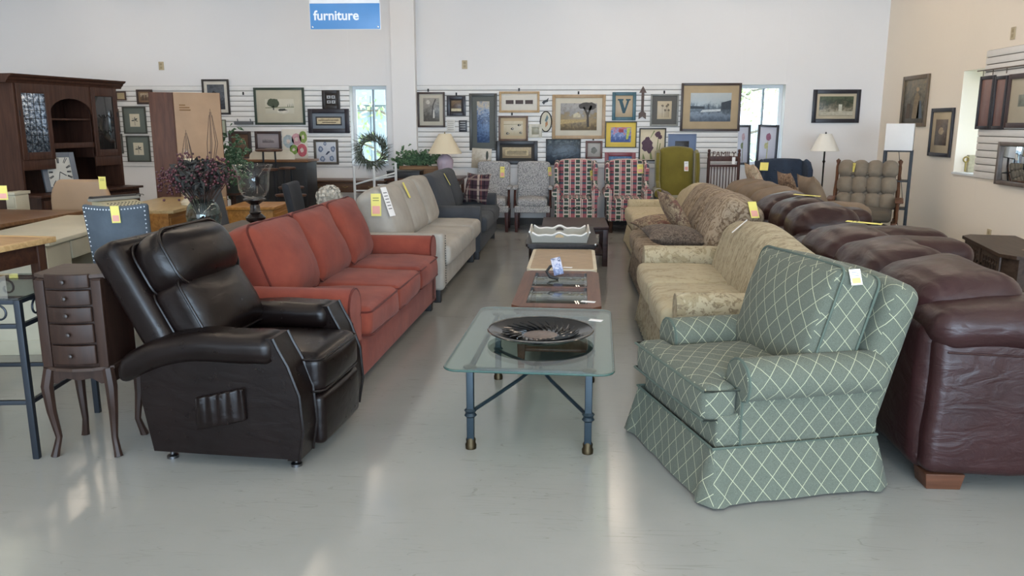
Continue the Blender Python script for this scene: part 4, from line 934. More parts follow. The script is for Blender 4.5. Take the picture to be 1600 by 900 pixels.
# ------------------------------------------------------------------ tall cabinet seen from behind
HB = paint('a3866a', .7, var=.07, vs=4); CBW = wood('5c3a28', '48291b', .5, 2)
p = aty(270, 144, 8.3); q_ = aty(343, 150, 8.55); ang = math.degrees(math.atan2(q_.y-p.y, q_.x-p.x)); wd = (q_.xy-p.xy).length
T = thing('tall_cabinet', 'tall brown bookcase turned to show its pale hardboard back', 'bookcase', (p.x, p.y, 0), ang)
Bx(T, 'back_panel', HB, (wd/2, .004, p.z/2+.02), (wd/2, .006, p.z/2-.02), .002)
Bx(T, 'side_panel', CBW, (.006, .15, p.z/2), (.012, .15, p.z/2), .002); Bx(T, 'side_panel', CBW, (wd-.006, .15, p.z/2), (.012, .15, p.z/2), .002)
Bx(T, 'top_panel', CBW, (wd/2, .15, p.z-.01), (wd/2, .15, .01), .002); Bx(T, 'shelf', CBW, (wd/2, .15, .9), (wd/2, .14, .01), .002)
sd_ = Bx(T, 'side_flank', CBW, (-.115, .06, p.z/2), (.115, .012, p.z/2), .002, R=RM(0, 0, -12)); 
m = MB()
for k, (w_, z_) in enumerate(((.06, .13), (.10, .155), (.11, .18))): m.rbox((.05+w_/2, -.003, p.z-z_), (w_/2, .0006, .006), .0003, k=1)
m.obj('stencil_mark', paint('7d5d3a', .8), T)
# ------------------------------------------------------------------ console behind the red sofa with its vases
GBT = wood('6a5f55', '574c43', .4, 1)
T = thing('console_table', 'grey brown console table behind the red sofa', 'console table', (-2.36, 5.45, 0), -2)
Bx(T, 'top', GBT, (0, 0, .745), (.20, .72, .015), .004); Bx(T, 'apron', GBT, (0, 0, .69), (.17, .68, .04), .003)
for sx in (-1, 1):
    for sy in (-1, 1): Bx(T, 'leg', GBT, (sx*.165, sy*.67, .365), (.022, .022, .365), .003)
def leafy(m, n, fn, size, rnd, asp=.45):
    for _ in range(n):
        p = fn(); d = Vector([rnd.gauss(0, 1) for _ in range(3)]).normalized()*size*rnd.uniform(.6, 1.2); s_ = d.orthogonal().normalized()*size*asp; up_ = d.cross(s_).normalized()*size*.18
        m.add([p-d, p+s_+up_, p+d, p-s_+up_], [(0, 1, 2), (0, 2, 3)])
rnd = random.Random(5)
p = aty(321, 372, 5.15); T = thing('berry_vase', 'round glass vase with dark red berry branches behind the recliner', 'flower vase', (p.x, 5.15, .762))
vz = [(.0, 0), (.06, .0), (.075, .02), (.105, .09), (.113, .15), (.10, .21), (.07, .25), (.062, .262), (.058, .262), (.066, .248), (.095, .21), (.107, .15), (.10, .09), (.07, .024), (.0, .012)]
Lt(T, 'vase', glass((.78, .86, .85), 1.55), vz, n=32)
cen = Vector((-.015, 0, .40)); bm = MB(); lm = MB(); st = MB()
def inb():
    while True:
        q = Vector((rnd.uniform(-1, 1), rnd.uniform(-1, 1), rnd.uniform(-1, 1)))
        if q.length < 1: return cen+Vector((q.x*.19, q.y*.17, q.z*.115+.02*abs(q.x)))
leafy(lm, 700, inb, .03, rnd)
for i in range(46):
    e_ = cen+(inb()-cen)*1.15; st.tube([(rnd.uniform(-.03, .03), rnd.uniform(-.03, .03), .05), (e_.x*.45, e_.y*.45, .26), tuple(e_)], .003, n=4)
    for j in range(11):
        q = e_+Vector([rnd.gauss(0, .032) for _ in range(3)]); bm.rbox(q, (.0085,)*3, .0083, k=1)
for i in range(14):
    e_ = Vector((-.2-rnd.uniform(0, .08), rnd.uniform(-.05, .05), .36+rnd.uniform(-.05, .1)))
    for j in range(5): bm.rbox(e_+Vector([rnd.gauss(0, .02) for _ in range(3)]), (.008,)*3, .0078, k=1)
o = lm.obj('foliage', paint('2c2a26', .7, var=.25, vs=30), T, smooth=False); o['kind'] = 'stuff'
o = bm.obj('berries', paint('4a1f26', .4, var=.2, vs=30), T); o['kind'] = 'stuff'; st.obj('stems', paint('3a2a22', .8), T)['kind'] = 'stuff'
for px, py in ((328, 170), (290, 203)):
    e_ = aty(px, py, 5.15)-Vector(T.location); m = MB()
    for k in range(5):
        o_ = (k-2)*.012; m.tube([(0, 0, .2), (e_.x*.7+o_*.5, 0, .40), (e_.x+o_*1.6, rnd.uniform(-.02, .02), (.40+e_.z)/2), (e_.x+o_*.4, 0, e_.z-abs(k-2)*.02)], [.003, .003, .0025, .0015], n=4)
    m.obj('twig', paint('4b3a30', .8), T)
p = aty(401, 364, 5.75); T = thing('hurricane_candle_holder', 'large clear glass hurricane on a dark turned wooden base', 'candle holder', (p.x, 5.75, .762)); BW = paint('1d1512', .25, spec=.6)
Lt(T, 'pedestal', BW, [(.085, 0), (.085, .012), (.045, .02), (.04, .03), (.068, .05), (.072, .07), (.05, .092), (.038, .1), (.045, .108), (.036, .118), (.036, .15), (.03, .165), (.06, .185), (.082, .20), (.08, .208), (.0, .208)], n=24)
Lt(T, 'glass_shade', CLEAR, [(.0, .21), (.06, .212), (.09, .235), (.108, .28), (.112, .34), (.118, .40), (.142, .452), (.139, .452), (.114, .40), (.108, .34), (.104, .28), (.087, .24), (.058, .217), (.0, .215)], n=32)
Tb(T, 'rim', glass((.95, .97, .97), 2.0), [(.1405*math.cos(2*PI*i/32), .1405*math.sin(2*PI*i/32), .452) for i in range(32)], .003, n=6, closed=True)
# glass oil lamp
p = aty(296, 303, 7.35); T = thing('oil_lamp', 'cream glass oil lamp with clear chimney behind the berry vase', 'lamp', (p.x, 7.35, .762)); CG = paint('d8cdb4', .25, spec=.6)
Lt(T, 'base', CG, [(.08, 0), (.085, .03), (.05, .06), (.06, .10), (.1, .16), (.09, .2), (.04, .23)], n=24); Lt(T, 'shade', CG, [(.17, .27), (.175, .285), (.165, .31), (.10, .36), (.07, .39), (.075, .42), (.065, .43)], n=28)
Lt(T, 'gallery', metal('9a8350', .35), [(.04, .23), (.045, .26), (.03, .28)], n=16); Lt(T, 'chimney', CLEAR, [(.03, .42), (.033, .46), (.03, .52), (.033, .52)], n=20)
# trailing plant behind the cabinet
p = aty(364, 300, 9.2); T = thing('trailing_plant', 'variegated trailing green plant right of the tall cabinet', 'plant', (p.x, 9.2, 0)); rnd = random.Random(9)
Lt(T, 'plant_stand', DARKWOOD, [(.15, 0), (.15, .02), (.03, .04), (.03, .68), (.14, .70), (.14, .72)], n=16); Lt(T, 'pot', paint('3a3f38', .5), [(.09, .72), (.12, .86), (.11, .86), (.1, .8)], n=18)
lm = MB(); leafy(lm, 420, lambda: Vector((rnd.gauss(.02, .085), rnd.gauss(0, .09), 1.06+rnd.gauss(0, .14))), .045, rnd); lm.obj('foliage', motif('3f5a41', '8fa287', '2c4230', 30, .56), T, smooth=False)['kind'] = 'stuff'
m = MB()
for k in range(8): a = k*.8; m.tube([(0, 0, .85), (.08*math.cos(a), .08*math.sin(a), 1.05), (.14*math.cos(a), .14*math.sin(a), 1.1), (.17*math.cos(a), .17*math.sin(a), .95)], .004, n=4)
m.obj('stems', paint('4b5a40', .7), T)['kind'] = 'stuff'
# ------------------------------------------------------------------ bar cabinet with pub tables and stools
x0 = aty(352, 250, 10.6).x; x1 = aty(481, 250, 10.6).x; zt_ = aty(420, 250, 10.6).z; BBK = paint('1d1a1a', .45, var=.1)
T = thing('bar_cabinet', 'long black bar cabinet with brown wooden top under the paintings', 'bar cabinet', ((x0+x1)/2, 10.85, 0)); hw = (x1-x0)/2
Bx(T, 'body', BBK, (0, 0, (zt_-.03)/2), (hw-.03, .22, (zt_-.03)/2), .005); Bx(T, 'top', wood('7a5638', '5b3d27', .4, 0), (0, 0, zt_-.015), (hw, .25, .015), .004)
for i in range(3): Bx(T, 'front_panel', BBK, (-hw*.62+i*hw*.62, -.222, zt_*.5), (hw*.28, .006, zt_*.38), .004)
T = thing('arched_panel', 'cream arched headboard panel standing on the black bar cabinet', 'headboard', (aty(425, 249, 10.8).x, 10.8, zt_))
w_ = (aty(460, 249, 10.8).x-aty(389, 249, 10.8).x)/2; h_ = aty(425, 232, 10.8).z-zt_
Pr(T, 'panel', paint('cfc7b4', .5), [(-w_, 0)]+[(-w_*math.cos(PI*i/16)**1 if True else 0, h_*math.sin(PI*i/16)**.6) for i in range(17)]+[(w_, 0)], 0, .02, 'y')
STW = wood('5a3c2c', '402a1f', .4, 0)
def pub(label, name, cat, cx, cy, zt, r, leg_r, n=4, group=None, ring=True):
    T = thing(name, label, cat, (cx, cy, 0), 20, group); Lt(T, 'top' if cat == 'table' else 'seat', STW, [(0, zt-.03), (r-.01, zt-.03), (r, zt-.02), (r, zt-.006), (r-.008, zt), (0, zt)], n=28)
    for k in range(n): a = 2*PI*(k+.5)/n; Tb(T, 'leg', BLACKMETAL, [(math.cos(a)*leg_r*.75, math.sin(a)*leg_r*.75, zt-.03), (math.cos(a)*leg_r, math.sin(a)*leg_r, 0)], .013, n=6)
    if ring: Tb(T, 'foot_ring', BLACKMETAL, [(math.cos(2*PI*i/16)*leg_r*.93, math.sin(2*PI*i/16)*leg_r*.93, zt*.33) for i in range(16)], .008, n=6, closed=True)
def pubp(label, name, cat, px, py, D, rpx, group=None):
    q = aty(px, py, D); pub(label, name, cat, q.x, D, q.z, rpx*D/FPX, rpx*D/FPX*.8, group=group)
pubp('tall round pub table with brown top in front of the black bar', 'pub_table', 'table', 420, 233, 10.2, 21)
pubp('bar stool with brown seat left under the tall pub table', 'bar_stool', 'stool', 422, 263, 9.85, 13, 'bar stools')
pubp('bar stool with brown seat right of the tall pub table', 'bar_stool', 'stool', 449, 261, 9.9, 13, 'bar stools')
pubp('lower round pub table with brown top beside the wooden desk', 'pub_table', 'table', 455, 291, 9.3, 20)
pubp('low stool with brown seat left of the lower pub table', 'bar_stool', 'stool', 443, 303, 8.85, 13, 'bar stools')
pubp('low stool with brown seat nearest the flower ball', 'bar_stool', 'stool', 468, 303, 9.05, 11, 'bar stools')
# ------------------------------------------------------------------ desk under the left window
DW = wood('6b5140', '503a2c', .4, 0); x0 = aty(474, 284, 11.5).x; x1 = aty(604, 284, 11.5).x; hw = (x1-x0)/2; zt_ = .71
T = thing('writing_desk', 'brown wooden writing desk with turned legs under the left window', 'desk', ((x0+x1)/2, 11.75, 0))
Bx(T, 'top', DW, (0, 0, zt_-.012), (hw, .27, .012), .004); Bx(T, 'apron', DW, (0, 0, zt_-.10), (hw-.04, .235, .075), .003)
for i in range(3):
    o = Bx(T, 'drawer', DW, (-hw*.62+i*hw*.62, -.238, zt_-.10), (hw*.26, .006, .055), .004); Tb(o, 'handle', metal('9a8a5c', .35), [(-hw*.62+i*hw*.62-.04, -.245, zt_-.09), (-hw*.62+i*hw*.62, -.262, zt_-.105), (-hw*.62+i*hw*.62+.04, -.245, zt_-.09)], .005, n=6)
for sx in (-1, 1):
    for sy in (-1, 1): Lt(T, 'leg', DW, [(.014, 0), (.024, .04), (.018, .1), (.032, .3), (.024, .42), (.034, .46), (.034, zt_-.03)], (sx*(hw-.06), sy*.20, 0), n=12)
# white metal ladder frame
WM = paint('d4d6d6', .4, var=.03); D = 10.3; T = thing('metal_ladder_frame', 'white metal tube ladder frame in front of the writing desk', 'ladder frame', (aty(585, 300, D).x, D, 0)); bx_ = T.location.x
def lx(px, py): q = aty(px, py, D); return (q.x-bx_, 0, q.z)
for px, py in ((553, 262), (584, 262), (618, 256)): q = lx(px, py); Tb(T, 'post', WM, [(q[0], 0, 0), q], .017, n=8); Lt(T, 'post_cap', WM, [(.02, q[2]), (.018, q[2]+.015), (0, q[2]+.02)], (q[0], 0, 0), n=10)
q = lx(590, 290); Tb(T, 'post', WM, [(q[0]+.03, .12, 0), (q[0]+.03, .12, q[2])], .015, n=8)
for a, b in (((555, 288), (618, 270)), ((584, 281), (618, 275)), ((590, 289), (618, 289)), ((553, 298), (584, 298)), ((553, 330), (584, 330)), ((590, 318), (618, 318))): Tb(T, 'rail', WM, [lx(*a), lx(*b)], .011, n=8)
# flower ball on a stand
D = 8.6; p = aty(515, 326, D); r_ = 20*D/FPX
T = thing('pedestal_stand', 'small dark pedestal table carrying the white flower ball', 'side table', (p.x, D, 0)); zt_ = aty(515, 336, D).z
Lt(T, 'top', DARKWOOD, [(0, zt_-.02), (.27, zt_-.02), (.275, zt_-.01), (.27, zt_), (0, zt_)], n=24); Lt(T, 'pedestal', DARKWOOD, [(.13, 0), (.12, .02), (.03, .05), (.03, zt_-.02)], n=16)
T = thing('flower_ball', 'white paper flower ball in a striped pot', 'flower ball', (p.x, D, zt_)); c_ = aty(515, 309, D).z-zt_
Lt(T, 'pot', WHITE, [(.065, 0), (.075, .10), (.07, .10), (.0, .09)], n=20)
for z in (.035, .075): Lt(T, 'stripe', INK, [(.0675+z*.1+.001, z-.007), (.0675+z*.1+.0025, z+.007)], n=20)
rnd = random.Random(3); m = MB()
for i in range(240):
    d = Vector([rnd.gauss(0, 1) for _ in range(3)]).normalized(); q = Vector((0, 0, c_))+d*r_*rnd.uniform(.82, 1); a = d.orthogonal().normalized(); b = d.cross(a); s_ = .026
    m.add([q-a*s_+d*.012, q-b*s_+d*.006, q+a*s_+d*.014, q+b*s_+d*.004, q-d*.01], [(0, 1, 4), (1, 2, 4), (2, 3, 4), (3, 0, 4)])
m.rbox((0, 0, c_), (r_*.85,)*3, r_*.84, k=3); m.obj('petals', paint('d9d5cb', .8, var=.03), T, smooth=False)['kind'] = 'stuff'
p = aty(487, 327, 8.3); T = thing('green_bowl', 'small pale green bowl with a wooden handle left of the flower ball', 'bowl', (-2.5-.205, 8.48, aty(515, 336, 8.6).z)); Lt(T, 'bowl', paint('8b9277', .4), [(.03, 0), (.07, .03), (.085, .06), (.078, .06), (.0, .015)], n=20); Tb(T, 'handle', wood('8a6f45'), [(.06, 0, .03), (.07, 0, .11), (.06, 0, .13)], .012, n=6)
# wreath hanging in the left window
p = aty(581, 236, WY-.06); T = thing('wreath', 'spiky green twig wreath hanging in the left window', 'wreath', p); rnd = random.Random(11); m = MB()
for i in range(520):
    a = rnd.uniform(0, 2*PI); r0 = rnd.uniform(.13, .20); d = a+rnd.gauss(.9, .35); l_ = rnd.uniform(.08, .19)
    p0 = Vector((math.cos(a)*r0, rnd.uniform(-.05, .05), math.sin(a)*r0)); p1 = p0+Vector((math.cos(d), rnd.uniform(-.4, .2), math.sin(d)))*l_; s_ = (p1-p0).orthogonal().normalized()*.006
    m.add([p0, (p0+p1)/2+s_, p1, (p0+p1)/2-s_], [(0, 1, 2, 3)])
m.obj('needles', motif('4f5a4a', '2f3830', '8a8d80', 30, .5), T, smooth=False)['kind'] = 'stuff'
Tb(T, 'ring', paint('4a4038', .8), [(.165*math.cos(2*PI*i/24), 0, .165*math.sin(2*PI*i/24)) for i in range(24)], .010, n=6, closed=True); Tb(T, 'hanger', INK, [(0, 0, .18), (0, .02, aty(581, 150, WY-.06).z-p.z)], .003, n=4)
# things on the back table behind the charcoal sofa
D = 11.35; x0 = aty(604, 282, D).x; x1 = aty(722, 282, D).x; zt_ = .76; hw = (x1-x0)/2
T = thing('back_table', 'reddish wooden table under the lavender lamp and plant', 'table', ((x0+x1)/2, D+.22, 0)); RW = wood('5a3a2e', '41261d', .35, 0)
Bx(T, 'top', RW, (0, 0, zt_-.015), (hw, .38, .015), .004); Bx(T, 'apron', RW, (0, 0, zt_-.07), (hw-.05, .34, .04), .003)
for sx in (-1, 1):
    for sy in (-1, 1): Bx(T, 'leg', RW, (sx*(hw-.06), sy*.32, zt_/2-.015), (.022, .022, zt_/2-.015), .003)
x0 = aty(606, 283, D-.05).x; x1 = aty(657, 283, D-.05).x; T = thing('black_box', 'flat black storage box on the back table below the plant', 'box', ((x0+x1)/2, D+.05, zt_)); Bx(T, 'body', BBK, (0, 0, .045), ((x1-x0)/2, .16, .045), .004); Bx(T, 'lid', paint('2a2a2e', .4), (0, 0, .097), ((x1-x0)/2+.006, .166, .006), .003)
x0 = aty(623, 270, D+.2).x; x1 = aty(688, 270, D+.2).x; h_ = (aty(655, 260, D+.2).z-zt_)/2; T = thing('brown_case', 'tan wooden panel case standing below the green plant', 'case', ((x0+x1)/2, D+.28, zt_)); Bx(T, 'body', wood('8a6a4a', '76583c', .5, 0), (0, 0, h_), ((x1-x0)/2, .045, h_), .006); Bx(T, 'moulding', wood('9a7a58', '85664a', .5, 0), (0, -.047, h_*1.6), ((x1-x0)/2-.05, .004, .01), .002)
p = aty(650, 262, D+.2); T = thing('potted_ivy', 'bushy green ivy plant behind the tan case', 'plant', (p.x, D+.48, zt_)); rnd = random.Random(21); m = MB()
leafy(m, 520, lambda: Vector((rnd.gauss(-.02, .15), rnd.uniform(-.12, .10), p.z-zt_+.04+abs(rnd.gauss(0, .085)))), .042, rnd, .6); leafy(m, 60, lambda: Vector((-.30+rnd.gauss(0, .03), -.1, .12+rnd.uniform(0, .15))), .035, rnd, .6)
m.obj('foliage', motif('4a6549', '6d8a68', '2d4431', 24, .54), T, smooth=False)['kind'] = 'stuff'; Lt(T, 'pot', paint('6b5a4a', .6), [(.1, 0), (.14, .16), (.13, .16), (.1, .12)], n=18)
p = aty(696, 278, D); T = thing('lavender_lamp', 'lavender ribbed table lamp with wide cream shade', 'table lamp', (p.x, D, zt_)); LV = paint('b3a3b0', .45, var=.04); zl = aty(696, 240, D).z-zt_; zh = aty(696, 209, D).z-zt_
Lt(T, 'base', LV, [(.07, 0), (.095, .02), (.085, .05), (.11, zl*.55), (.115, zl*.72), (.085, zl*.88), (.03, zl*.98), (.02, zl+.03)], n=28, fn=lambda q, a: (q.x*(1+.03*math.cos(a*14)), q.y*(1+.03*math.cos(a*14)), q.z)); SH = paint('d8cbb0', .8, var=.02)
Lt(T, 'shade', SH, [(.235, zl), (.237, zl+.005), (.085, zh), (.08, zh), (.228, zl+.004)], n=32); Lt(T, 'finial', metal('8a7a55', .4), [(.006, zh-.02), (.01, zh+.01), (0, zh+.03)], n=8)
# ------------------------------------------------------------------ right rear corner
D = 11.85; x0 = aty(1107, 260, D).x; x1 = aty(1154, 260, D).x; hw = (x1-x0)/2; zt_ = aty(1107, 233, D).z; FW = wood('4f3028', '381e18', .4, 2)
T = thing('blanket_rack', 'dark wooden rack with cut-out word along its top rail and spindles', 'rack', ((x0+x1)/2, D, 0))
for sx in (-1, 1): Lt(T, 'post', FW, [(.02, 0), (.022, zt_-.14), (.016, zt_-.12), (.022, zt_-.09), (.022, zt_-.06), (.012, zt_-.05), (.022, zt_-.03), (.018, zt_-.005), (0, zt_)], (sx*hw, 0, 0), n=12)
zr = aty(1130, 248, D).z; Bx(T, 'top_rail', FW, (0, 0, zr), (hw, .012, .035), .004); text_mesh('cut_out_word', 'FAMILY', .105, FW, T, Matrix.Translation((-hw+.045, .01, zr+.030)) @ Matrix.Rotation(PI/2, 4, 'X'), .008)
zr2 = aty(1130, 259, D).z; Bx(T, 'middle_rail', FW, (0, 0, zr2), (hw, .012, .018), .003); Bx(T, 'bottom_rail', FW, (0, 0, .18), (hw, .012, .018), .003)
for i in range(9): Tb(T, 'spindle', FW, [(-hw+2*hw*(i+1)/10, 0, .18), (-hw+2*hw*(i+1)/10, 0, zr2)], .007, n=6)
for sx in (-1, 1): Bx(T, 'foot', FW, (sx*hw, 0, .02), (.022, .16, .02), .006)
D = 11.2; p = aty(1289, 230, D); T = thing('floor_lamp', 'slim dark floor lamp with small white empire shade', 'floor lamp', (p.x, D, 0)); zs0 = aty(1289, 236, D).z; zs1 = aty(1289, 209, D).z; DM = metal('2e2a28', .45)
Lt(T, 'base', DM, [(.14, 0), (.14, .015), (.10, .03), (.025, .045)], n=24); Lt(T, 'pole', DM, [(.011, .04), (.011, .55), (.02, .57), (.011, .59), (.011, zs0-.16), (.022, zs0-.14), (.012, zs0-.12), (.012, zs1-.04)], n=10); Lt(T, 'shade', paint('e2ded4', .8, var=.02), [(.185, zs0), (.187, zs0+.004), (.075, zs1), (.07, zs1), (.18, zs0+.004)], n=28); Lt(T, 'finial', DM, [(.006, zs1-.03), (.012, zs1+.01), (0, zs1+.03)], n=8)
D = 10.2; xa = aty(1386, 215, D).x; xb = aty(1437, 215, D).x; zs0 = aty(1412, 235, D).z; zs1 = aty(1412, 193, D).z; hw = (xb-xa)/2
T = thing('shelf_floor_lamp', 'black shelf tower floor lamp with square white shade in the corner', 'floor lamp', ((xa+xb)/2, D+.1, 0), -25); hw *= .76
for sx in (-1, 1):
    for sy in (-1, 1): Bx(T, 'post', BLACKMETAL, (sx*hw, sy*hw, zs0/2), (.013, .013, zs0/2), .002)
for z in (.12, .48, .82, zs0-.01): Bx(T, 'shelf', BLACKMETAL, (0, 0, z), (hw, hw, .008), .002)
m = MB(); s_ = hw+.005
for c_, h_ in (((s_, 0), (.003, s_)), ((-s_, 0), (.003, s_)), ((0, s_), (s_, .003)), ((0, -s_), (s_, .003))): m.rbox((c_[0], c_[1], (zs0+zs1)/2), (h_[0], h_[1], (zs1-zs0)/2), .001, k=1)
m.obj('shade', paint('e4e2e0', .8, var=.02), T); Tb(T, 'cord', INK, [(.0, .0, zs0), (.06, .05, .8), (.09, .02, .6), (.03, .06, .4), (.1, .08, .12), (.12, .2, .01)], .004, n=5)
# glider rocker and ottoman
D = 10.0; p = aty(1352, 300, D); T = thing('glider_rocker', 'wooden glider rocking chair with tufted taupe cushions', 'rocking chair', (p.x, D, 0), -112); RKW = wood('6b4630', '4b2f20', .4, 2); TC = fabric('8d8171', '766b5d', nap=.2, sheen=.1)
T.scale = (1.1, 1.15, 1.03)
Bx(T, 'back_pad', TC, (-.25, 0, .74), (.02, .28, .28), .015, R=RM(0, -18, 0))
for k in range(3):
    for j in range(4): cushion(T, 'back_cushion', TC, (-.155-.062*k, -.215+.143*j, .555+k*.19), (.065, .0735, .098), .055, (.025, .01, .01), R=RM(0, -18, 0), wr=.004, ws=9, n=4); cushion(T, 'seat_cushion', TC, (.10, 0, .43), (.27, .27, .06), .04, (.01, 0, .025), wr=.005)
for iz in range(3):
    for iy in range(3): MB().rbox((-.10-.30*(.56+iz*.16-.5), -.16+iy*.16, .56+iz*.16), (.012,)*3, .01, k=1).obj('tuft_button', fabric('6d6355'), T)
for sg in (-1, 1):
    Lt(T, 'back_post', RKW, [(.02, 0), (.024, .12), (.016, .2), (.024, .35), (.016, .5), (.02, .66), (.014, .70), (.026, .74), (.0, .77)], (-.16, sg*.31, .32), n=10, R=RM(0, -18, 0))
    MB().rbox((.08, sg*.33, .60), (.24, .04, .014), .01, n=3).obj('armrest', RKW, T)
    for k in range(4): Lt(T, 'arm_spindle', RKW, [(.011, 0), (.016, .07), (.011, .12), (.016, .18), (.011, .25)], (-.10+k*.11, sg*.32, .345), n=8)
    Bx(T, 'seat_rail', RKW, (.06, sg*.30, .335), (.28, .02, .025), .004); Bx(T, 'base_rail', RKW, (.02, sg*.26, .09), (.32, .022, .035), .006)
    for sx in (-1, 1): Bx(T, 'glider_arm', RKW, (.06+sx*.2, sg*.28, .21), (.018, .012, .12), .004)
Bx(T, 'base_stretcher', RKW, (.2, 0, .09), (.025, .26, .03), .004); Bx(T, 'base_stretcher', RKW, (-.2, 0, .09), (.025, .26, .03), .004)
p = aty(1322, 340, 9.35); T = thing('ottoman', 'low taupe cushioned ottoman in front of the glider rocker', 'ottoman', (p.x, 9.35, 0), -112); cushion(T, 'cushion', TC, (0, 0, .40), (.19, .25, .055), .04, (.01, .01, .02), wr=.006)
Bx(T, 'frame', RKW, (0, 0, .325), (.17, .22, .02), .004)
for sx in (-1, 1):
    for sy in (-1, 1): Bx(T, 'leg', RKW, (sx*.14, sy*.19, .155), (.018, .018, .155), .003)
# spindle-door cabinet on the right
SW = wood('4b3b31', '352820', .4, 1); pa = atz(1508, 432); T = thing('spindle_cabinet', 'low dark wooden cabinet with spindle doors by the right wall', 'cabinet', (4.15, 7.53, 0), 168)
# front faces -x; top height .46
ZC = .42
Pr(T, 'top', SW, [(-.20, -.72), (.20, -.72), (.30, -.60), (.30, .60), (.20, .72), (-.20, .72)], ZC-.03, ZC, 'z'); Pr(T, 'body', SW, [(-.18, -.69), (.17, -.69), (.26, -.58), (.26, .58), (.17, .69), (-.18, .69)], .06, ZC-.03, 'z'); Pr(T, 'plinth', SW, [(-.19, -.71), (.19, -.71), (.29, -.60), (.29, .60), (.19, .71), (-.19, .71)], 0, .06, 'z')
for sg in (-1, 1):
    m = MB()
    for c_, h_ in (((sg*.29-.24, .245), (.03, .145)), ((sg*.29+.24, .245), (.03, .145)), ((sg*.29, .125), (.21, .025)), ((sg*.29, .365), (.21, .025))): m.rbox((.272, c_[0], c_[1]), (.010, h_[0], h_[1]), .004)
    d_ = m.obj('door', SW, T); Bx(d_, 'recess', BLK, (.264, sg*.29, .245), (.003, .21, .12), .001, k=1)
    for k in range(5): Lt(d_, 'spindle', SW, [(.010, 0), (.016, .04), (.009, .07), (.017, .11), (.010, .14), (.019, .16), (.010, .18), (.016, .20), (.010, .215)], (.272, sg*.29-.16+k*.08, .138), n=8)
    Lt(d_, 'knob', metal('3a3128', .5), [(.006, 0), (.013, .012), (0, .018)], (.282, sg*.06, .25), n=8, R=RM(0, 90, 0))
p = atz(1592, 380, ZC); T = thing('paper_slip', 'small paper slip lying on the spindle cabinet', 'paper', (4.1, 7.2, ZC+.001)); Bx(T, 'sheet', paint('a89880', .8), (0, 0, .001), (.06, .04, .001), .0005, k=1)
# ornament on the right window sill
T = thing('key_ornament', 'small stone block with a decorative key on the right window sill', 'ornament', (WX+.12, wf-.14, rz0+.004)); Bx(T, 'block', paint('b5ad94', .8, var=.12, vs=30), (.03, .03, .10), (.055, .03, .10), .006); o = Tb(T, 'key', metal('8a7a4a', .4), [(-.06, -.01, .01), (-.06, -.01, .12)], .010, n=6); Tb(o, 'key_bow', metal('8a7a4a', .4), [(-.06+.03*math.cos(2*PI*i/12), -.01, .15+.03*math.sin(2*PI*i/12)) for i in range(12)], .009, n=6, closed=True)
# ------------------------------------------------------------------ hanging sign
D = 8.0; a = aty(484, 6, D); b = aty(594, 45, D); hw = (b.x-a.x)/2; T = thing('hanging_sign', 'hanging white and blue sign reading furniture', 'sign', ((a.x+b.x)/2, D, b.z), 1.0); hb_ = a.z-b.z
SB = paint('4a86c0', .35, var=.02); SWH = paint('e4e4e6', .4, var=.02)
Bx(T, 'blue_panel', SB, (0, 0, hb_/2), (hw, .006, hb_/2), .002); Bx(T, 'white_panel', SWH, (0, 0, hb_+.14), (hw, .006, .138), .002); Bx(T, 'border', SWH, (0, .004, hb_/2), (hw+.006, .004, hb_/2+.006), .002)
XR = Matrix.Rotation(PI/2, 4, 'X'); th = hb_*.42
text_mesh('lettering', 'furniture', th*1.25, paint('e9edf2', .5), T, Matrix.Translation((-hw+.035, -.007, hb_*.36)) @ XR @ Matrix.Diagonal((1.0, 1, 1, 1)), .0008, .0026)
for k in range(7): Bx(T, 'cropped_letter_foot', INK, (-hw+.04+k*.045, -.0066, hb_+.048), (.009, .0008, .006), .0005, k=1)
for sx in (-1, 1):
    Lt(T, 'corner_screw', metal('c8c8cc', .25), [(.010, 0), (.008, .004), (0, .006)], (sx*(hw-.02), -.006, .02), n=10, R=RM(90, 0, 0)); Tb(T, 'hanging_wire', metal('8a8a8c', .4), [(sx*(hw-.04), 0, hb_+.27), (sx*(hw-.04), 0, CZ-b.z)], .003, n=5)
# ------------------------------------------------------------------ pictures
SF = WY-.0215
class Pic: pass
def picture(label, c, w, h, fw, fc, mw, mc, pm, rz=0, name='framed_picture', cat='picture', tilt=0, roll=0, fmat=None, th=.012, group=None):
    T = thing(name, label, cat, c, rz, group)
    if tilt or roll: T.rotation_euler = Euler((math.radians(tilt), math.radians(roll), math.radians(rz)))
    FM = fmat or paint(fc, .4, var=.08, vs=20); P_ = Pic(); P_.T = T
    if fw > 0:
        m = MB()
        for cx, cz, hx, hz in ((-w/2+fw/2, 0, fw/2, h/2), (w/2-fw/2, 0, fw/2, h/2), (0, h/2-fw/2, w/2-fw, fw/2), (0, -h/2+fw/2, w/2-fw, fw/2)): m.rbox((cx, -th, cz), (hx, th, hz), .003, k=1)
        m.obj('frame', FM, T)
    iw, ih = w/2-fw, h/2-fw
    if mw > 0: Bx(T, 'mat_board', paint(mc, .8, var=.03), (0, -.006, 0), (iw, .004, ih), .0005, k=1)
    P_.w, P_.h = iw-mw, ih-mw; P_.y = -.0112
    Bx(T, 'print', pm, (0, -.0085, 0), (P_.w, .0022, P_.h), .0005, k=1); return P_
def mot(P_, col, pts, name='motif', dy=0, mat=None):
    MB().prism([(x*P_.w, z*P_.h) for x, z in pts], P_.y-.0008-dy, P_.y+.0002-dy, 'y').obj(name, mat or paint(col, .6, var=.12, vs=40), P_.T, smooth=False)
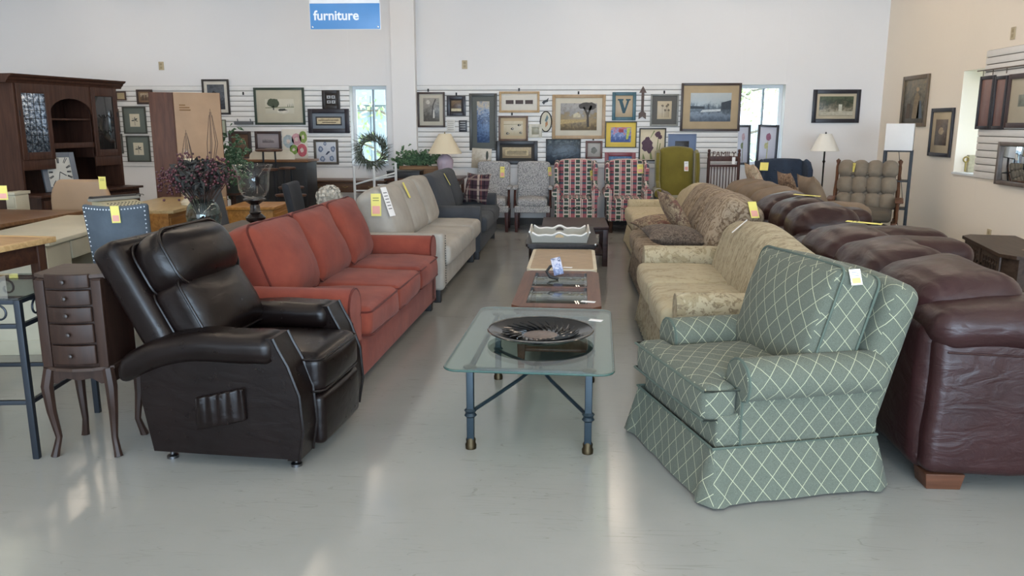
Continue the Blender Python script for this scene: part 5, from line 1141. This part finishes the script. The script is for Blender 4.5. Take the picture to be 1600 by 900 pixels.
def ell(cx, cz, rx, rz, n=16, j=0, seed=0): r_ = random.Random(seed); return [(cx+rx*math.cos(2*PI*i/n)*(1+r_.uniform(-j, j)), cz+rz*math.sin(2*PI*i/n)*(1+r_.uniform(-j, j))) for i in range(n)]
def wallpic(label, x0, y0, x1, y1, fw, fc, mw, mc, stops, scale=20, a=.6, b=.6, D=None, pm=None, **k):
    D = D or SF; A = aty(x0, y0, D); B_ = aty(x1, y1, D); s = D/FPX*.985; w = B_.x-A.x; h = A.z-B_.z
    if pm is None: pm = art(stops, scale, a, b, max(.02, h-2*(fw+mw)*s), det=6)
    return picture(label, ((A.x+B_.x)/2, D, (A.z+B_.z)/2), w, h, fw*s, fc, mw*s, mc, pm, **k)
SEP = [(.2, '4b4136'), (.5, '8a7b66'), (.8, 'c7b99d')]
# left panel
wallpic('small tan framed print at the left end of the slatwall', 181, 143, 198, 157, 2, '4a3328', 1, 'b9a88a', [(0, 'b7a684'), (1, 'a08c68')])
p = wallpic('small dark framed print with figures beside the tall cabinet', 213, 140, 240, 163, 3, '3d2a22', 3, '8a7158', [(.2, '6b5544'), (.8, 'cbbba0')], 40)
for i in (-.4, .3): mot(p, '5d4a3c', [(i-.2, -1), (i+.2, -1), (i+.15, .5), (i-.1, .6)])
BM = motif('6f776f', '5c655e', '868c84', 25, .55)
def botanic(label, x0, y0, x1, y1):
    p = wallpic(label, x0, y0, x1, y1, 2, '3d4038', 9, '6a726c', [(0, 'd6cfba'), (1, 'cfc7b0')], 20, fmat=None)
    for k in range(5): a = -.3+k*.9; mot(p, '4b4e48', [(0, 0), (.35*math.cos(a)-.1, .3*math.sin(a)+.12), (.75*math.cos(a), .55*math.sin(a)), (.35*math.cos(a)+.1, .3*math.sin(a)-.1)], 'leaf_print')
    mot(p, '5d5a50', [(-.04, -.8), (.04, -.8), (.03, .2), (-.03, .2)])
botanic('grey green botanical print, upper of the two beside the hutch', 191, 167, 231, 209); botanic('grey green botanical print, lower of the two beside the hutch', 197, 212, 237, 253)
wallpic('partly hidden grey frame behind the hutch edge, upper', 179, 170, 189, 207, 2, '4b4b47', 2, '8b8d86', [(0, '9a988c'), (1, '7f8078')]); wallpic('partly hidden grey frame behind the hutch edge, lower', 184, 209, 194, 240, 2, '45453f', 2, '85867e', [(0, '9a988c'), (1, '76776e')])
p = wallpic('black framed dark street print hung highest on the left slatwall', 315, 124, 361, 179, 3, '28211f', 5, 'cfc9bd', [(.1, '32343a'), (.45, '5b6068'), (.7, '3d4148'), (.95, '8a8d90')], 22)
mot(p, '25262a', [(-.6, -.6), (.2, -.6), (.2, .3), (-.3, .5), (-.6, .2)]); mot(p, 'b9b2a4', ell(-.1, -.2, .16, .2))
wallpic('small pale print edge beside the trailing plant', 345, 187, 355, 215, 1.5, '6b6a5c', 1, 'b9bba8', [(0, 'a9b09a'), (1, 'c5c6b2')])
p = wallpic('large green framed print of a tree and pond', 396, 137, 478, 195, 3.5, '2b3a2e', 14, 'c2bba6', [(0, 'c9c3b0'), (1, 'd2ccba')], 10)
mot(p, '4b5340', ell(-.42, .45, .42, .62, 22, .12, 4), 'tree_crown'); mot(p, '3f3a30', [(-.47, -.5), (-.38, -.5), (-.4, .1), (-.45, .1)], 'tree_trunk'); mot(p, '8a8d70', [(-1, -.28), (1, -.18), (1, -.05), (-1, -.15)]); mot(p, 'dcd6c6', ell(.25, -.65, .42, .38), dy=.0004); mot(p, '4a4a40', ell(.2, -.5, .3, .18, 12, .3, 2), dy=.0008)
for i in range(4): mot(p, '5d6650', [(.55+i*.12, -.1), (.6+i*.12, -.1), (.575+i*.12, .35+.1*(i % 2))])
p = wallpic('small dark frame with two rows of tiny photos', 503, 141, 532, 170, 5, '2b2523', 1, '3a332f', [(0, '2b2523'), (1, '352d2a')])
for z in (-.45, .45):
    for x in (-.45, .45): mot(p, 'b5b8bb', [(x-.36, z-.28), (x+.36, z-.28), (x+.36, z+.28), (x-.36, z+.28)], 'photo'); mot(p, '3b3d40', ell(x, z, .15, .16, 8, .3, int(z*10+x*3)), dy=.0006)
p = wallpic('wide dark frame with stitched cream motto and blue grey mat', 481, 170, 547, 208, 7, '252028', 5, '7d8690', [(0, '2a2a30'), (1, '34343a')])
mot(p, 'd2c2a0', [(-.9, -.7), (.9, -.7), (.9, .7), (-.9, .7)], 'cream_band'); 
for z, x0_, x1_ in ((.15, -.8, .75), (-.35, -.5, .55)): mot(p, '5c4a3a', [(x0_, z-.08), (x1_, z-.08), (x1_, z+.1), (x0_, z+.1)], 'stitched_line', dy=.0006)
p = wallpic('blue and white bird and flower print in a grey frame', 490, 218, 530, 257, 3, '4b443c', 1, '8a8578', [(0, 'c3c8d2'), (1, 'd2d6dc')], 20)
for k, (x, z, r_) in enumerate(((-.55, .3, .3), (.7, .3, .3), (-.4, -.7, .3), (.55, -.65, .28), (-.1, .85, .2))): mot(p, '6b7a96', ell(x, z, r_*.8, r_, 14, .2, k)); mot(p, 'a9b4c6', ell(x, z, r_*.4, r_*.5), dy=.0005)
mot(p, '2c3650', [(.0, -.15), (.15, .05), (.3, .1), (.4, .0), (.25, -.1), (.1, -.25), (-.1, -.3)], 'bird_print', dy=.0006)
wallpic('dark framed sepia portrait print above the black bar', 357, 205, 395, 250, 5, '33211c', 6, '5d4232', [(.1, '3d2d24'), (.5, '7d634a'), (.9, 'b59a75')], 18)
wallpic('dark wood framed grey photograph beside the floral canvas', 398, 205, 441, 235, 4, '3a2622', 8, '9a9296', [(.2, '6f686c'), (.7, 'a59ea0')], 16)
p = wallpic('unframed canvas painted with pink and green flowers', 440, 202, 482, 250, 0, 'dcd6ca', 0, 'dcd6ca', [(0, 'd6cfc2'), (1, 'ded8cc')], 12, name='floral_canvas', cat='painting')
for k, (c_, x, z, rx, rz_) in enumerate((('a9b5ba', -.5, .22, .42, .42), ('c99aa0', .15, .35, .38, .4), ('7d9a4a', -.1, -.32, .33, .32), ('c2606c', .55, -.35, .40, .42), ('88a052', .68, .5, .3, .4))): mot(p, c_, ell(x, z, rx, rz_, 20, .06, k), 'flower_print'); mot(p, 'd8c7bd', ell(x, z, rx*.35, rz_*.35, 12, .2, k), dy=.0005)
T = thing('hanging_shelf', 'grey hooked wall shelf hanging under the street print', 'wall shelf', aty(382, 192, SF)); Bx(T, 'board', paint('5d6063', .5), (0, -.03, 0), (.14, .03, .025), .004)
for sx in (-1, 1): Tb(T, 'bracket', BLK, [(sx*.10, -.005, .02), (sx*.10, -.02, .06)], .006, n=6)
# centre panel
p = wallpic('tall brown framed moonlit woodland print next to the column', 652, 144, 696, 199, 3, '43332c', 6, 'bdb7a8', [(.1, '5a5650'), (.5, '8f8a82'), (.9, 'aaa59d')], 24); mot(p, 'bdb8ae', ell(-.4, .65, .25, .18)); mot(p, '4b4742', [(.1, -.4), (.2, -.4), (.3, .4), (.6, .9), (.5, .95), (.1, .3)]); mot(p, 'cfccc4', [(.2, -.7), (.4, -.7), (.38, .0), (.24, .0)])
p = wallpic('small black framed print with a cream caption', 698, 150, 728, 181, 5, '25222a', 2, '3a3330', [(.2, '4b3a2e'), (.8, '8a7358')], 40); mot(p, 'c9bfa0', [(-1, -1), (1, -1), (1, -.5), (-1, -.5)])
p = wallpic('small white lettered card hung below the black framed print', 698, 187, 711, 206, 0, 'cfcbc2', 0, 'cfcbc2', [(0, 'd3cfc8'), (1, 'cbc7be')], 20, name='wall_card', cat='card')
for i in range(5): mot(p, '8a867e', [(-.7, .65-i*.33), (.7, .65-i*.33), (.7, .72-i*.33), (-.7, .72-i*.33)], 'text_line')
p = wallpic('small black chalkboard card beside the tall framed print', 717, 188, 730, 206, 0, '2b2c30', 0, '2b2c30', [(0, '34353a'), (1, '2b2c30')], 20, name='wall_card', cat='card')
for i in range(4): mot(p, 'b9b9bb', [(-.7, .6-i*.4), (.6, .6-i*.4), (.6, .7-i*.4), (-.7, .7-i*.4)], 'text_line')
p = wallpic('tall grey framed blue abstract print', 733, 146, 777, 235, 4, '454440', 8, '5f625f', [(.05, '35496b'), (.3, '5b759c'), (.45, '2e3c5c'), (.6, '7d92b0'), (.78, 'c2b49a'), (.92, '6b7d94')], 26, .8, .5)
p = wallpic('birch bark canvas with a dark bird resting on the patterned chair', 737, 232, 768, 263, 0, 'b9ae9c', 0, 'b9ae9c', [(.2, 'a99c88'), (.6, 'c9c0b0')], 30, name='bird_canvas', cat='painting', roll=3, D=SF-.015); mot(p, '3d4238', ell(.55, .35, .13, .45, 12, .1)); mot(p, '6d5f50', [(.45, -1), (.52, -1), (.55, 0), (.5, 0)])
p = wallpic('wide pale wood frame with three small dark photos', 780, 143, 843, 176, 3.5, 'b39468', 7, 'd8d3c8', [(0, 'd8d3c8'), (1, 'd4cfc4')])
for x in (-.72, 0, .72): mot(p, '4b3b38', [(x-.29, -.55), (x+.29, -.55), (x+.29, .55), (x-.29, .55)], 'photo')
p = wallpic('brown framed print of black and white cows in a pasture', 779, 181, 825, 220, 3, '5d4230', 5, 'bda98a', [(0, 'b9ad92'), (1, 'd0c7b2')], 14)
for x, z in ((-.1, -.05), (.6, .45), (.75, -.6), (-.6, -.7)): mot(p, '2f2c2a', ell(x, z, .17, .14, 10, .35, int(x*10))); mot(p, 'd9d3c6', ell(x+.05, z, .06, .06), dy=.0005)
mot(p, '8d8a6a', [(-1, .5), (1, .55), (1, .6), (-1, .58)])
p = wallpic('wide black frame with stitched motto on tan cloth', 775, 220, 840, 257, 6, '1f1d22', 4, '3a3733', [(.2, '8d7d64'), (.8, 'bfae8e')], 50); mot(p, 'c0ae88', [(-.8, -.55), (.8, -.55), (.8, .55), (-.8, .55)], 'cream_band')
for z in (.25, 0, -.27): mot(p, '4a3f34', [(-.68, z-.05), (.68, z-.05), (.68, z+.06), (-.68, z+.06)], 'stitched_line', dy=.0006)
wallpic('small square cream frame with a tiny picture', 826, 194, 847, 215, 5, 'c9c3b2', 0, 'c9c3b2', [(.2, '8d8a76'), (.8, 'b9b59f')], 30)
A = aty(853, 190, SF); rx_, rz_ = 8.6*SF/FPX, 15*SF/FPX; T = thing('oval_picture', 'oval framed print of birds on branches', 'picture', A)
Tb(T, 'frame', paint('26221f', .4), [(rx_*math.cos(2*PI*i/32), -.010, rz_*math.sin(2*PI*i/32)) for i in range(32)], .009, n=6, closed=True); Pr(T, 'print', paint('c9c3ae', .5), ell(0, 0, rx_*.97, rz_*.97, 32), -.012, -.004, 'y'); P_ = Pic(); P_.T = T; P_.w, P_.h, P_.y = rx_, rz_, -.0125; mot(P_, '6d8288', [(-.2, .1), (.2, .7), (.45, .4), (.1, -.1)], 'bird_print'); mot(P_, 'b5835a', [(-.1, -.6), (.35, -.3), (.3, .05), (-.1, -.1)], 'bird_print')
p = wallpic('large pale wood framed landscape with a tree and farmhouse', 863, 148, 945, 217, 5, 'a98c66', 8, 'd0c9b8', [(.05, '6b5d48'), (.28, '9a8560'), (.45, '8a7a5c'), (.55, '8d8a86'), (.8, 'a9a6a4'), (.95, '5b5a5c')], 22, .8, .45)
mot(p, '3d352e', [(.45, -.75), (.58, -.75), (.55, .1), (.75, .8), (.62, .85), (.5, .3), (.3, .75), (.22, .7), (.44, .1)], 'tree_trunk'); mot(p, '4a443f', ell(.5, .8, .5, .28, 18, .2, 3)); mot(p, 'c7bda2', [(-.3, -.05), (.1, -.05), (.1, .2), (-.1, .32), (-.3, .18)]); mot(p, 'b7a070', [(-1, -.55), (.4, -.35), (.4, -.2), (-1, -.2)])
p = wallpic('dark blue boats painting in a thin frame beside the plaid chair', 853, 217, 907, 258, 1.5, '2e2a28', 0, '2e2a28', [(.1, '2c3540'), (.35, '46535f'), (.5, '26303a'), (.68, '5d6a70'), (.85, '8a8a78')], 18, .6, .6); mot(p, '56646f', [(-.7, -.3), (.3, .0), (.5, .12), (-.1, -.12), (-.6, -.42)]); mot(p, '4a5a68', [(-.1, -.7), (.7, -.2), (.85, -.05), (.2, -.45)])
p = wallpic('small reddish wood frame with a grey cottage print', 915, 220, 941, 248, 3, '5b342a', 1, '8d8780', [(0, 'a09c96'), (1, 'a8a49e')]); mot(p, '6f706a', ell(0, -.1, .5, .5, 16, .2, 6))
p = wallpic('teal framed burlap with a large letter V', 957, 144, 993, 188, 5, '335a66', 0, 'b7a489', [(0, 'b3a084'), (1, 'bba98d')], 60)
mot(p, '2c4f5c', [(-.75, .68), (-.75, .55), (-.6, .52), (-.15, -.65), (.12, -.65), (.6, .52), (.75, .55), (.75, .68), (.2, .68), (.2, .55), (.33, .5), (.08, -.2), (-.2, .5), (-.08, .55), (-.08, .68)], 'letter_v')
A = aty(1004, 161, SF); s_ = SF/FPX; T = thing('wooden_arrow', 'brown wooden arrow hung pointing up between frames', 'arrow', A); AW = wood('5d4a40', '463730')
Bx(T, 'shaft', AW, (0, -.008, 0), (2*s_, .008, 16*s_), .002); Pr(T, 'arrow_head', AW, [(-5.5*s_, 15*s_), (5.5*s_, 15*s_), (0, 25*s_)], -.018, -.002, 'y'); Pr(T, 'fletching', AW, [(-5.5*s_, -24*s_), (0, -20*s_), (5.5*s_, -24*s_), (5.5*s_, -15*s_), (0, -11*s_), (-5.5*s_, -15*s_)], -.018, -.002, 'y')
p = wallpic('grey framed pencil flower drawing with dark mat', 1017, 147, 1059, 197, 2.5, '85857f', 8, '5f5e5b', [(0, 'b7a88d'), (1, 'bfb197')], 20)
for k, (x, z) in enumerate(((-.3, .5), (.3, .45), (.1, .0), (.6, .0), (.5, .6))): mot(p, '6f6353', ell(x, z, .16, .12, 10, .35, k)); mot(p, '7d705e', [(x-.02, -.8), (x+.02, -.8), (x+.02, z), (x-.02, z)])
p = wallpic('yellow framed bright street market print', 946, 190, 994, 231, 1.5, '3d3a2e', 7, 'dcc05a', [(.1, '4b5f96'), (.3, '8a9cc8'), (.45, 'b35560'), (.6, 'c9b9a4'), (.75, '5b8a60'), (.9, '8a4a58')], 26, .4, .9); mot(p, 'b9c45a', [(.5, -.6), (.7, -.6), (.95, .9), (.6, .9)]); mot(p, '9a3d4a', [(-.2, .3), (.25, .3), (.25, .75), (-.2, .75)])
wallpic('red framed blue harbour print half hidden behind the plaid chair', 945, 238, 992, 282, 6, '7a2f38', 0, '7a2f38', [(.1, '3d4f6b'), (.35, '8a5a5c'), (.55, '5d83a8'), (.75, '39608f'), (.95, '8fb0cc')], 22, .7, .5)
p = wallpic('black framed purple iris painting', 999, 200, 1039, 252, 2, '1f1b1a', 0, 'c9bb9e', [(0, 'cdbfa2'), (1, 'c5b79a')], 8)
for k, (x, z, rx, rz_) in enumerate(((-.42, .12, .42, .25), (-.55, -.15, .3, .3), (-.25, -.2, .32, .35), (-.4, .32, .22, .2), (.45, .68, .24, .2), (.6, .5, .18, .15))): mot(p, '4d2f40', ell(x, z, rx, rz_, 16, .18, k), 'petal_print', dy=.0002*k)
mot(p, '6f7a4a', [(.3, -.95), (.4, -.95), (.5, .4), (.45, .45)], 'stem_print'); mot(p, '7d8450', [(.4, -.9), (.5, -.9), (.7, .1), (.62, .1)]); mot(p, '7a824e', [(-.8, -.95), (-.55, -.95), (-.75, -.55)]); mot(p, '7a824e', [(-.15, -.95), (.05, -.95), (-.1, -.4), (-.2, -.45)]); mot(p, '7f8a58', [(-.2, .45), (-.14, .45), (.2, .9), (.1, .92)])
wallpic('blue matted small dark photo behind the olive chair', 1044, 209, 1086, 262, 1, '8d98ac', 10, '6f7f9c', [(.2, '25272b'), (.6, '5d6066'), (.9, 'a9acb0')], 60, .1, .9)
p = wallpic('large brown framed winter landscape with a barn', 1065, 130, 1155, 205, 3.5, '3b2c26', 11, 'b39f80', [(.02, '56616e'), (.2, '7d8a98'), (.32, '49535c'), (.42, '5d6a74'), (.55, 'a9b4ba'), (1, 'b9c0bf')], 16, .85, .25)
mot(p, '2f3842', [(.52, -.15), (1, -.15), (1, .5), (.52, .32)], 'barn_print'); mot(p, '39424c', [(-1, -.1), (-.3, -.12), (-.3, .05), (-1, .1)]); mot(p, 'c7cfd2', [(-.5, -.35), (.5, -.28), (.5, -.12), (-.4, -.18)]); mot(p, '4b555e', [(-.15, -.15), (-.05, -.15), (-.08, .25), (-.12, .25)])
# hooks above frames
for k, (x, y, l_) in enumerate(((669, 141, 'the moonlit print'), (713, 147, 'the captioned print'), (811, 140, 'the three photos'), (800, 178, 'the cow print'), (904, 145, 'the farmhouse landscape'), (1038, 144, 'the pencil drawing'), (927, 217, 'the cottage print'), (380, 146, 'nothing, left of the tree print'))):
    T = thing('wall_hook', f'tiny dark slatwall hook above {l_}', 'hook', aty(x, y, SF-.003), 0); Bx(T, 'plate', BLK, (0, 0, 0), (.012, .003, .022), .001, k=1); Tb(T, 'prong', BLK, [(0, -.003, -.015), (0, -.02, -.018), (0, -.022, .0)], .003, n=5)
T = thing('bird_hook', 'small black bird shaped hook above the oval picture', 'hook', aty(852, 158, SF-.003), 0); Pr(T, 'body', BLK, [(-.05, -.02), (-.02, -.05), (.0, -.02), (.04, -.01), (.05, .05), (.02, .02), (-.02, .01)], -.01, 0, 'y')
# back wall right of the window and the tall prints on the sill
p = wallpic('black framed garden arch print on the bare wall right of the window', 1271, 140, 1341, 192, 6, '23222a', 4, 'c2b59c', [(.1, 'a9a08c'), (.3, '6f6a58'), (.5, '3b4236'), (.7, '56604c'), (.95, '3d463c')], 20, .7, .5, D=WY-.001); mot(p, 'c9c6b4', [(.15, -.5), (.35, -.5), (.35, .2), (.15, .2)]); mot(p, 'b9b29e', [(-1, -.9), (1, -.9), (1, -.5), (-1, -.6)])
for (lb, x0, x1, c1, c2) in (('tall dark framed tulip print standing left on the window sill', 1150, 1170, 'b59aa0', '6f7a5a'), ('tall dark framed calla lily print standing right on the window sill', 1184, 1213, '8d5a72', 'b9b98a')):
    D = WY+.06; A = aty(x0, 195, D); B_ = aty(x1, 256, D); z0 = WZ0+.006; h = A.z-z0
    p = picture(lb, ((A.x+B_.x)/2, D, z0+h/2), B_.x-A.x, h, .035, '2b2d36', .0, '2b2d36', art([(0, 'b9bcca'), (1, 'c9cbd6')], 6, .5, .3, h), roll=2 if x0 > 1170 else 0, name='tall_flower_print', tilt=-4)
    mot(p, c2, [(-.06, -.95), (.06, -.95), (.1, .1), (.0, .3)], 'stem_print'); mot(p, c1, ell(.1, .45, .3, .22, 14, .15, 3), 'flower_print'); mot(p, c2, ell(-.15, -.05, .22, .18, 14, .1, 5), 'flower_print')
# right wall
def rpic(label, x0, y0, x1, y1, fw, fc, mw, mc, stops, scale=18, a=.6, b=.6, off=.003, **k):
    ym = (y0+y1)/2; ya = atx(x0, ym, WX).y; yb = atx(x1, ym, WX).y; zt_ = atx((x0+x1)/2, y0, WX).z; z0 = atx((x0+x1)/2, y1, WX).z; w, h = ya-yb, zt_-z0
    return picture(label, (WX-off, (ya+yb)/2, (zt_+z0)/2), w, h, fw, fc, mw, mc, art(stops, scale, a, b, h), rz=-90, **k)
p = rpic('gilt brown framed figure painting on the right wall near the corner', 1411, 118, 1451, 198, .05, '6b5a45', .0, '6b5a45', [(.1, '4b4438'), (.35, '6f6a5c'), (.6, '8d7d62'), (.9, 'a8946e')], 16, .5, .6)
mot(p, '8a7a62', [(-.1, -.8), (.5, -.8), (.45, .2), (.2, .45), (.0, .2)], 'figure_print'); mot(p, '5c6670', [(.3, -.8), (.8, -.8), (.6, .0), (.4, .0)], 'figure_print'); mot(p, 'b59a7a', ell(.22, .52, .12, .1), 'figure_print'); mot(p, '5d4f42', [(-.7, -.8), (-.3, -.8), (-.35, -.1), (-.6, -.1)], 'figure_print')
p = rpic('narrow black framed sepia print on the right wall beside the window', 1455, 169, 1490, 245, .045, '25232b', .09, 'b3a48a', [(.1, '4b4038'), (.5, '6d5d4e'), (.9, '8d7a66')], 18); mot(p, 'a8957a', ell(.0, .1, .4, .3, 14, .15, 2))
YR = atx(1545, 120, WX).y
for lb, x0, x1 in (('tall narrow dark framed panel nearest the right window', 1534, 1556), ('tall narrow dark framed panel between its twin and the wide frame', 1557, 1577)):
    rpic(lb, x0, 119, x1, 202, .035, '241c20', .0, '241c20', [(.1, '7a5d58'), (.5, '8f7068'), (.9, '9c8480')], 8, .5, .3, off=.024)
p = rpic('large dark wood framed landscape cut off by the right picture edge', 1579, 112, 1668, 200, .05, '3d2420', .16, 'b9b2a0', [(.1, '5d6258'), (.5, '8d9286'), (.9, 'b3b8b4')], 14, .7, .4, off=.024)
MR = NT('mirror'); MIRR = MR.fin(lin('c9ccce'), .03, 1.0)
ym = 255; ya = atx(1563, ym, WX).y; yb = ya-.95; zt_ = atx(1580, 222, WX).z; z0 = atx(1580, 290, WX).z
picture('framed mirror with ornate grey frame at the right picture edge', (WX-.024, (ya+yb)/2, (zt_+z0)/2), ya-yb, zt_-z0, .04, '6a5f58', 0, '6a5f58', MIRR, rz=-90, name='framed_mirror', cat='mirror')
T = thing('picture_rail', 'thin metal hanging rail above the dark frames on the right wall', 'rail', (WX-.05, YR-.6, atx(1575, 106, WX).z)); Tb(T, 'bar', metal('8a7f76', .4), [(0, .75, 0), (0, -.9, 0)], .008, n=6)
for y in (.62, .42, .15, -.2): Tb(T, 'hanger', metal('7a7068', .4), [(.024, y, .0), (0, y, 0), (0, y, -.06)], .005, n=5)
# ------------------------------------------------------------------ price tags on the furniture
def price_tag(label, p, w, h, col, R, patch=None, curl=.0, lines=0):
    T = thing('price_tag', label, 'price tag', p); n = 6; m = MB(); vs = []; fs = []
    R = RM(*R)
    for i in range(n+1):
        for x in (-w/2, w/2):
            for t in (0, .0014): vs.append(R @ Vector((x, t+curl*(i/n)**2, -h*i/n)))
    for i in range(n):
        a = i*4; fs += [(a, a+2, a+6, a+4), (a+1, a+5, a+7, a+3), (a, a+4, a+5, a+1), (a+2, a+3, a+7, a+6)]
    fs += [(0, 1, 3, 2), (n*4, n*4+2, n*4+3, n*4+1)]
    m.add(vs, fs).obj('paper', col, T)
    def flat(z0, z1, x0, x1, mt, nm):
        mm = MB(); q = []
        for (x, z) in ((x0, z0), (x1, z0), (x1, z1), (x0, z1)):
            for t in (-.0012, -.0003): q.append(R @ Vector((x, t+curl*(z/h)**2, -z)))
        mm.add(q, [(0, 2, 4, 6), (1, 7, 5, 3), (0, 1, 3, 2), (2, 3, 5, 4), (4, 5, 7, 6), (6, 7, 1, 0)]).obj(nm, mt, T, smooth=False)
    if patch: flat(h*.55, h*.9, -w*.38, w*.38, patch, 'sticker')
    for i in range(lines): flat(h*(.18+.11*i), h*(.205+.11*i), -w*.32, w*.3, INK, 'text_line')
    return T
bpy.context.view_layer.update(); _DG = bpy.context.evaluated_depsgraph_get()
def tagat(label, px, py, D, w, h, col, R, **k):
    # rest the tag on the furniture surface it is pinned to, aligned with that surface
    d = _ray(px, py+4).normalized(); ok, hit, n, *_ = S.ray_cast(_DG, Vector((0, 0, CAM_H)), d)
    if not ok or abs(hit.y-D) > 1.2: return price_tag(label, aty(px, py, D), w, h, col, R, **k)
    if n.dot(d) > 0: n = -n
    up_ = Vector((0, 0, 1))-n*n.z; up_ = up_.normalized() if up_.length > .15 else (Vector((0, 1, 0))-n*n.y).normalized()
    T = price_tag(label, hit+n*.016+up_*h*.5, w, h, col, (0, 0, 0), **k); y_ = -n; M_ = Matrix((y_.cross(up_), y_, up_)).transposed(); T.rotation_euler = M_.to_euler(); return T
tagat('yellow price tag with pink sticker on the light grey sofa back', 588, 316, 6.92, .085, .19, TAG_Y, (-52, 0, -35), patch=TAG_P, lines=2)
tagat('long white printed tag on the light grey sofa back', 604, 312, 7.05, .085, .26, TAG_W, (-48, 0, -38), lines=6)
tagat('yellow tag on the farther light grey sofa cushion', 633, 294, 8.1, .05, .16, TAG_Y, (-60, 0, -60))
tagat('yellow tag on the charcoal sofa back', 697, 277, 10.0, .04, .16, TAG_Y, (-55, 0, -50))
tagat('white and yellow tag on the green diamond armchair', 1333, 430, 3.36, .055, .065, TAG_W, (-14, 0, 12), patch=TAG_Y, lines=3)
tagat('yellow tag hanging on the blue grey nailhead chair', 181, 330, 4.80, .05, .11, TAG_Y, (0, 0, 20), patch=TAG_P)
tagat('yellow tag on the tan office chair', 159, 276, 7.15, .065, .115, TAG_Y, (0, 0, 5), lines=2)
tagat('yellow and pink tag on the black chair at the left edge', 3, 290, 5.40, .06, .10, TAG_Y, (0, 0, 10), patch=TAG_P)
tagat('yellow and green tag on the left speckled armchair', 785, 265, 11.76, .065, .16, TAG_Y, (-6, 0, 0), patch=TAG_P, lines=1)
tagat('yellow and green tag on the right speckled armchair', 858, 264, 11.76, .06, .13, TAG_Y, (-6, 0, 0), patch=TAG_P, lines=1)
tagat('yellow and pink tag on the left plaid wing chair', 924, 270, 11.72, .07, .14, TAG_Y, (-6, 0, 0), patch=TAG_P, lines=1)
tagat('yellow and pink tag on the right plaid wing chair', 1000, 260, 11.74, .085, .13, TAG_Y, (-6, 0, 0), patch=TAG_P, lines=1)
tagat('pale tag with green print on the olive wing chair', 1072, 256, 11.80, .06, .14, TAG_W, (-6, 0, 8), patch=TAG_P, lines=1)
tagat('pale tag on the wooden rack with the cut-out word', 1146, 247, 11.80, .045, .10, TAG_W, (0, 0, 0))
tagat('pale yellow tag on the dark blue wing chair', 1194, 257, 11.46, .11, .13, TAG_Y, (-8, 0, 0))
tagat('yellow tag on the glider rocker back', 1335, 258, 9.9, .075, .11, TAG_Y, (-15, 0, -20), lines=2)
tagat('yellow tag on the pale tan camelback sofa', 1125, 295, 9.0, .045, .17, TAG_Y, (-40, 30, 40))
tagat('yellow tag with pink sticker on the paisley sofa', 1176, 325, 6.75, .075, .14, TAG_Y, (-40, 25, 35), patch=TAG_P)
tagat('small white tag on the floral loveseat back', 1158, 352, 5.9, .035, .13, TAG_W, (-30, 25, 45))
price_tag('long yellow tag lying on the dark brown leather loveseat', (1.82, 6.45, .965), .06, .20, TAG_Y, (-88, 0, 60))
price_tag('yellow and green tag lying on the burgundy leather sofa', (1.72, 4.95, .93), .06, .20, TAG_Y, (-88, 0, 60), lines=2)
p = atz(921, 500, .42); price_tag('small white tag lying on the glass coffee table', (p.x, p.y, .4225), .045, .075, TAG_W, (-90, 0, 70))
p = atz(908, 471, .42); price_tag('white tag on the near corner of the brown coffee table', (p.x, p.y, .4225), .04, .09, TAG_W, (-90, 0, 75))
p = atz(880, 418, .42); price_tag('small green and white tag on the beige top table', (p.x, p.y, .4235), .04, .07, TAG_W, (-90, 0, 80))
bpy.context.view_layer.update()
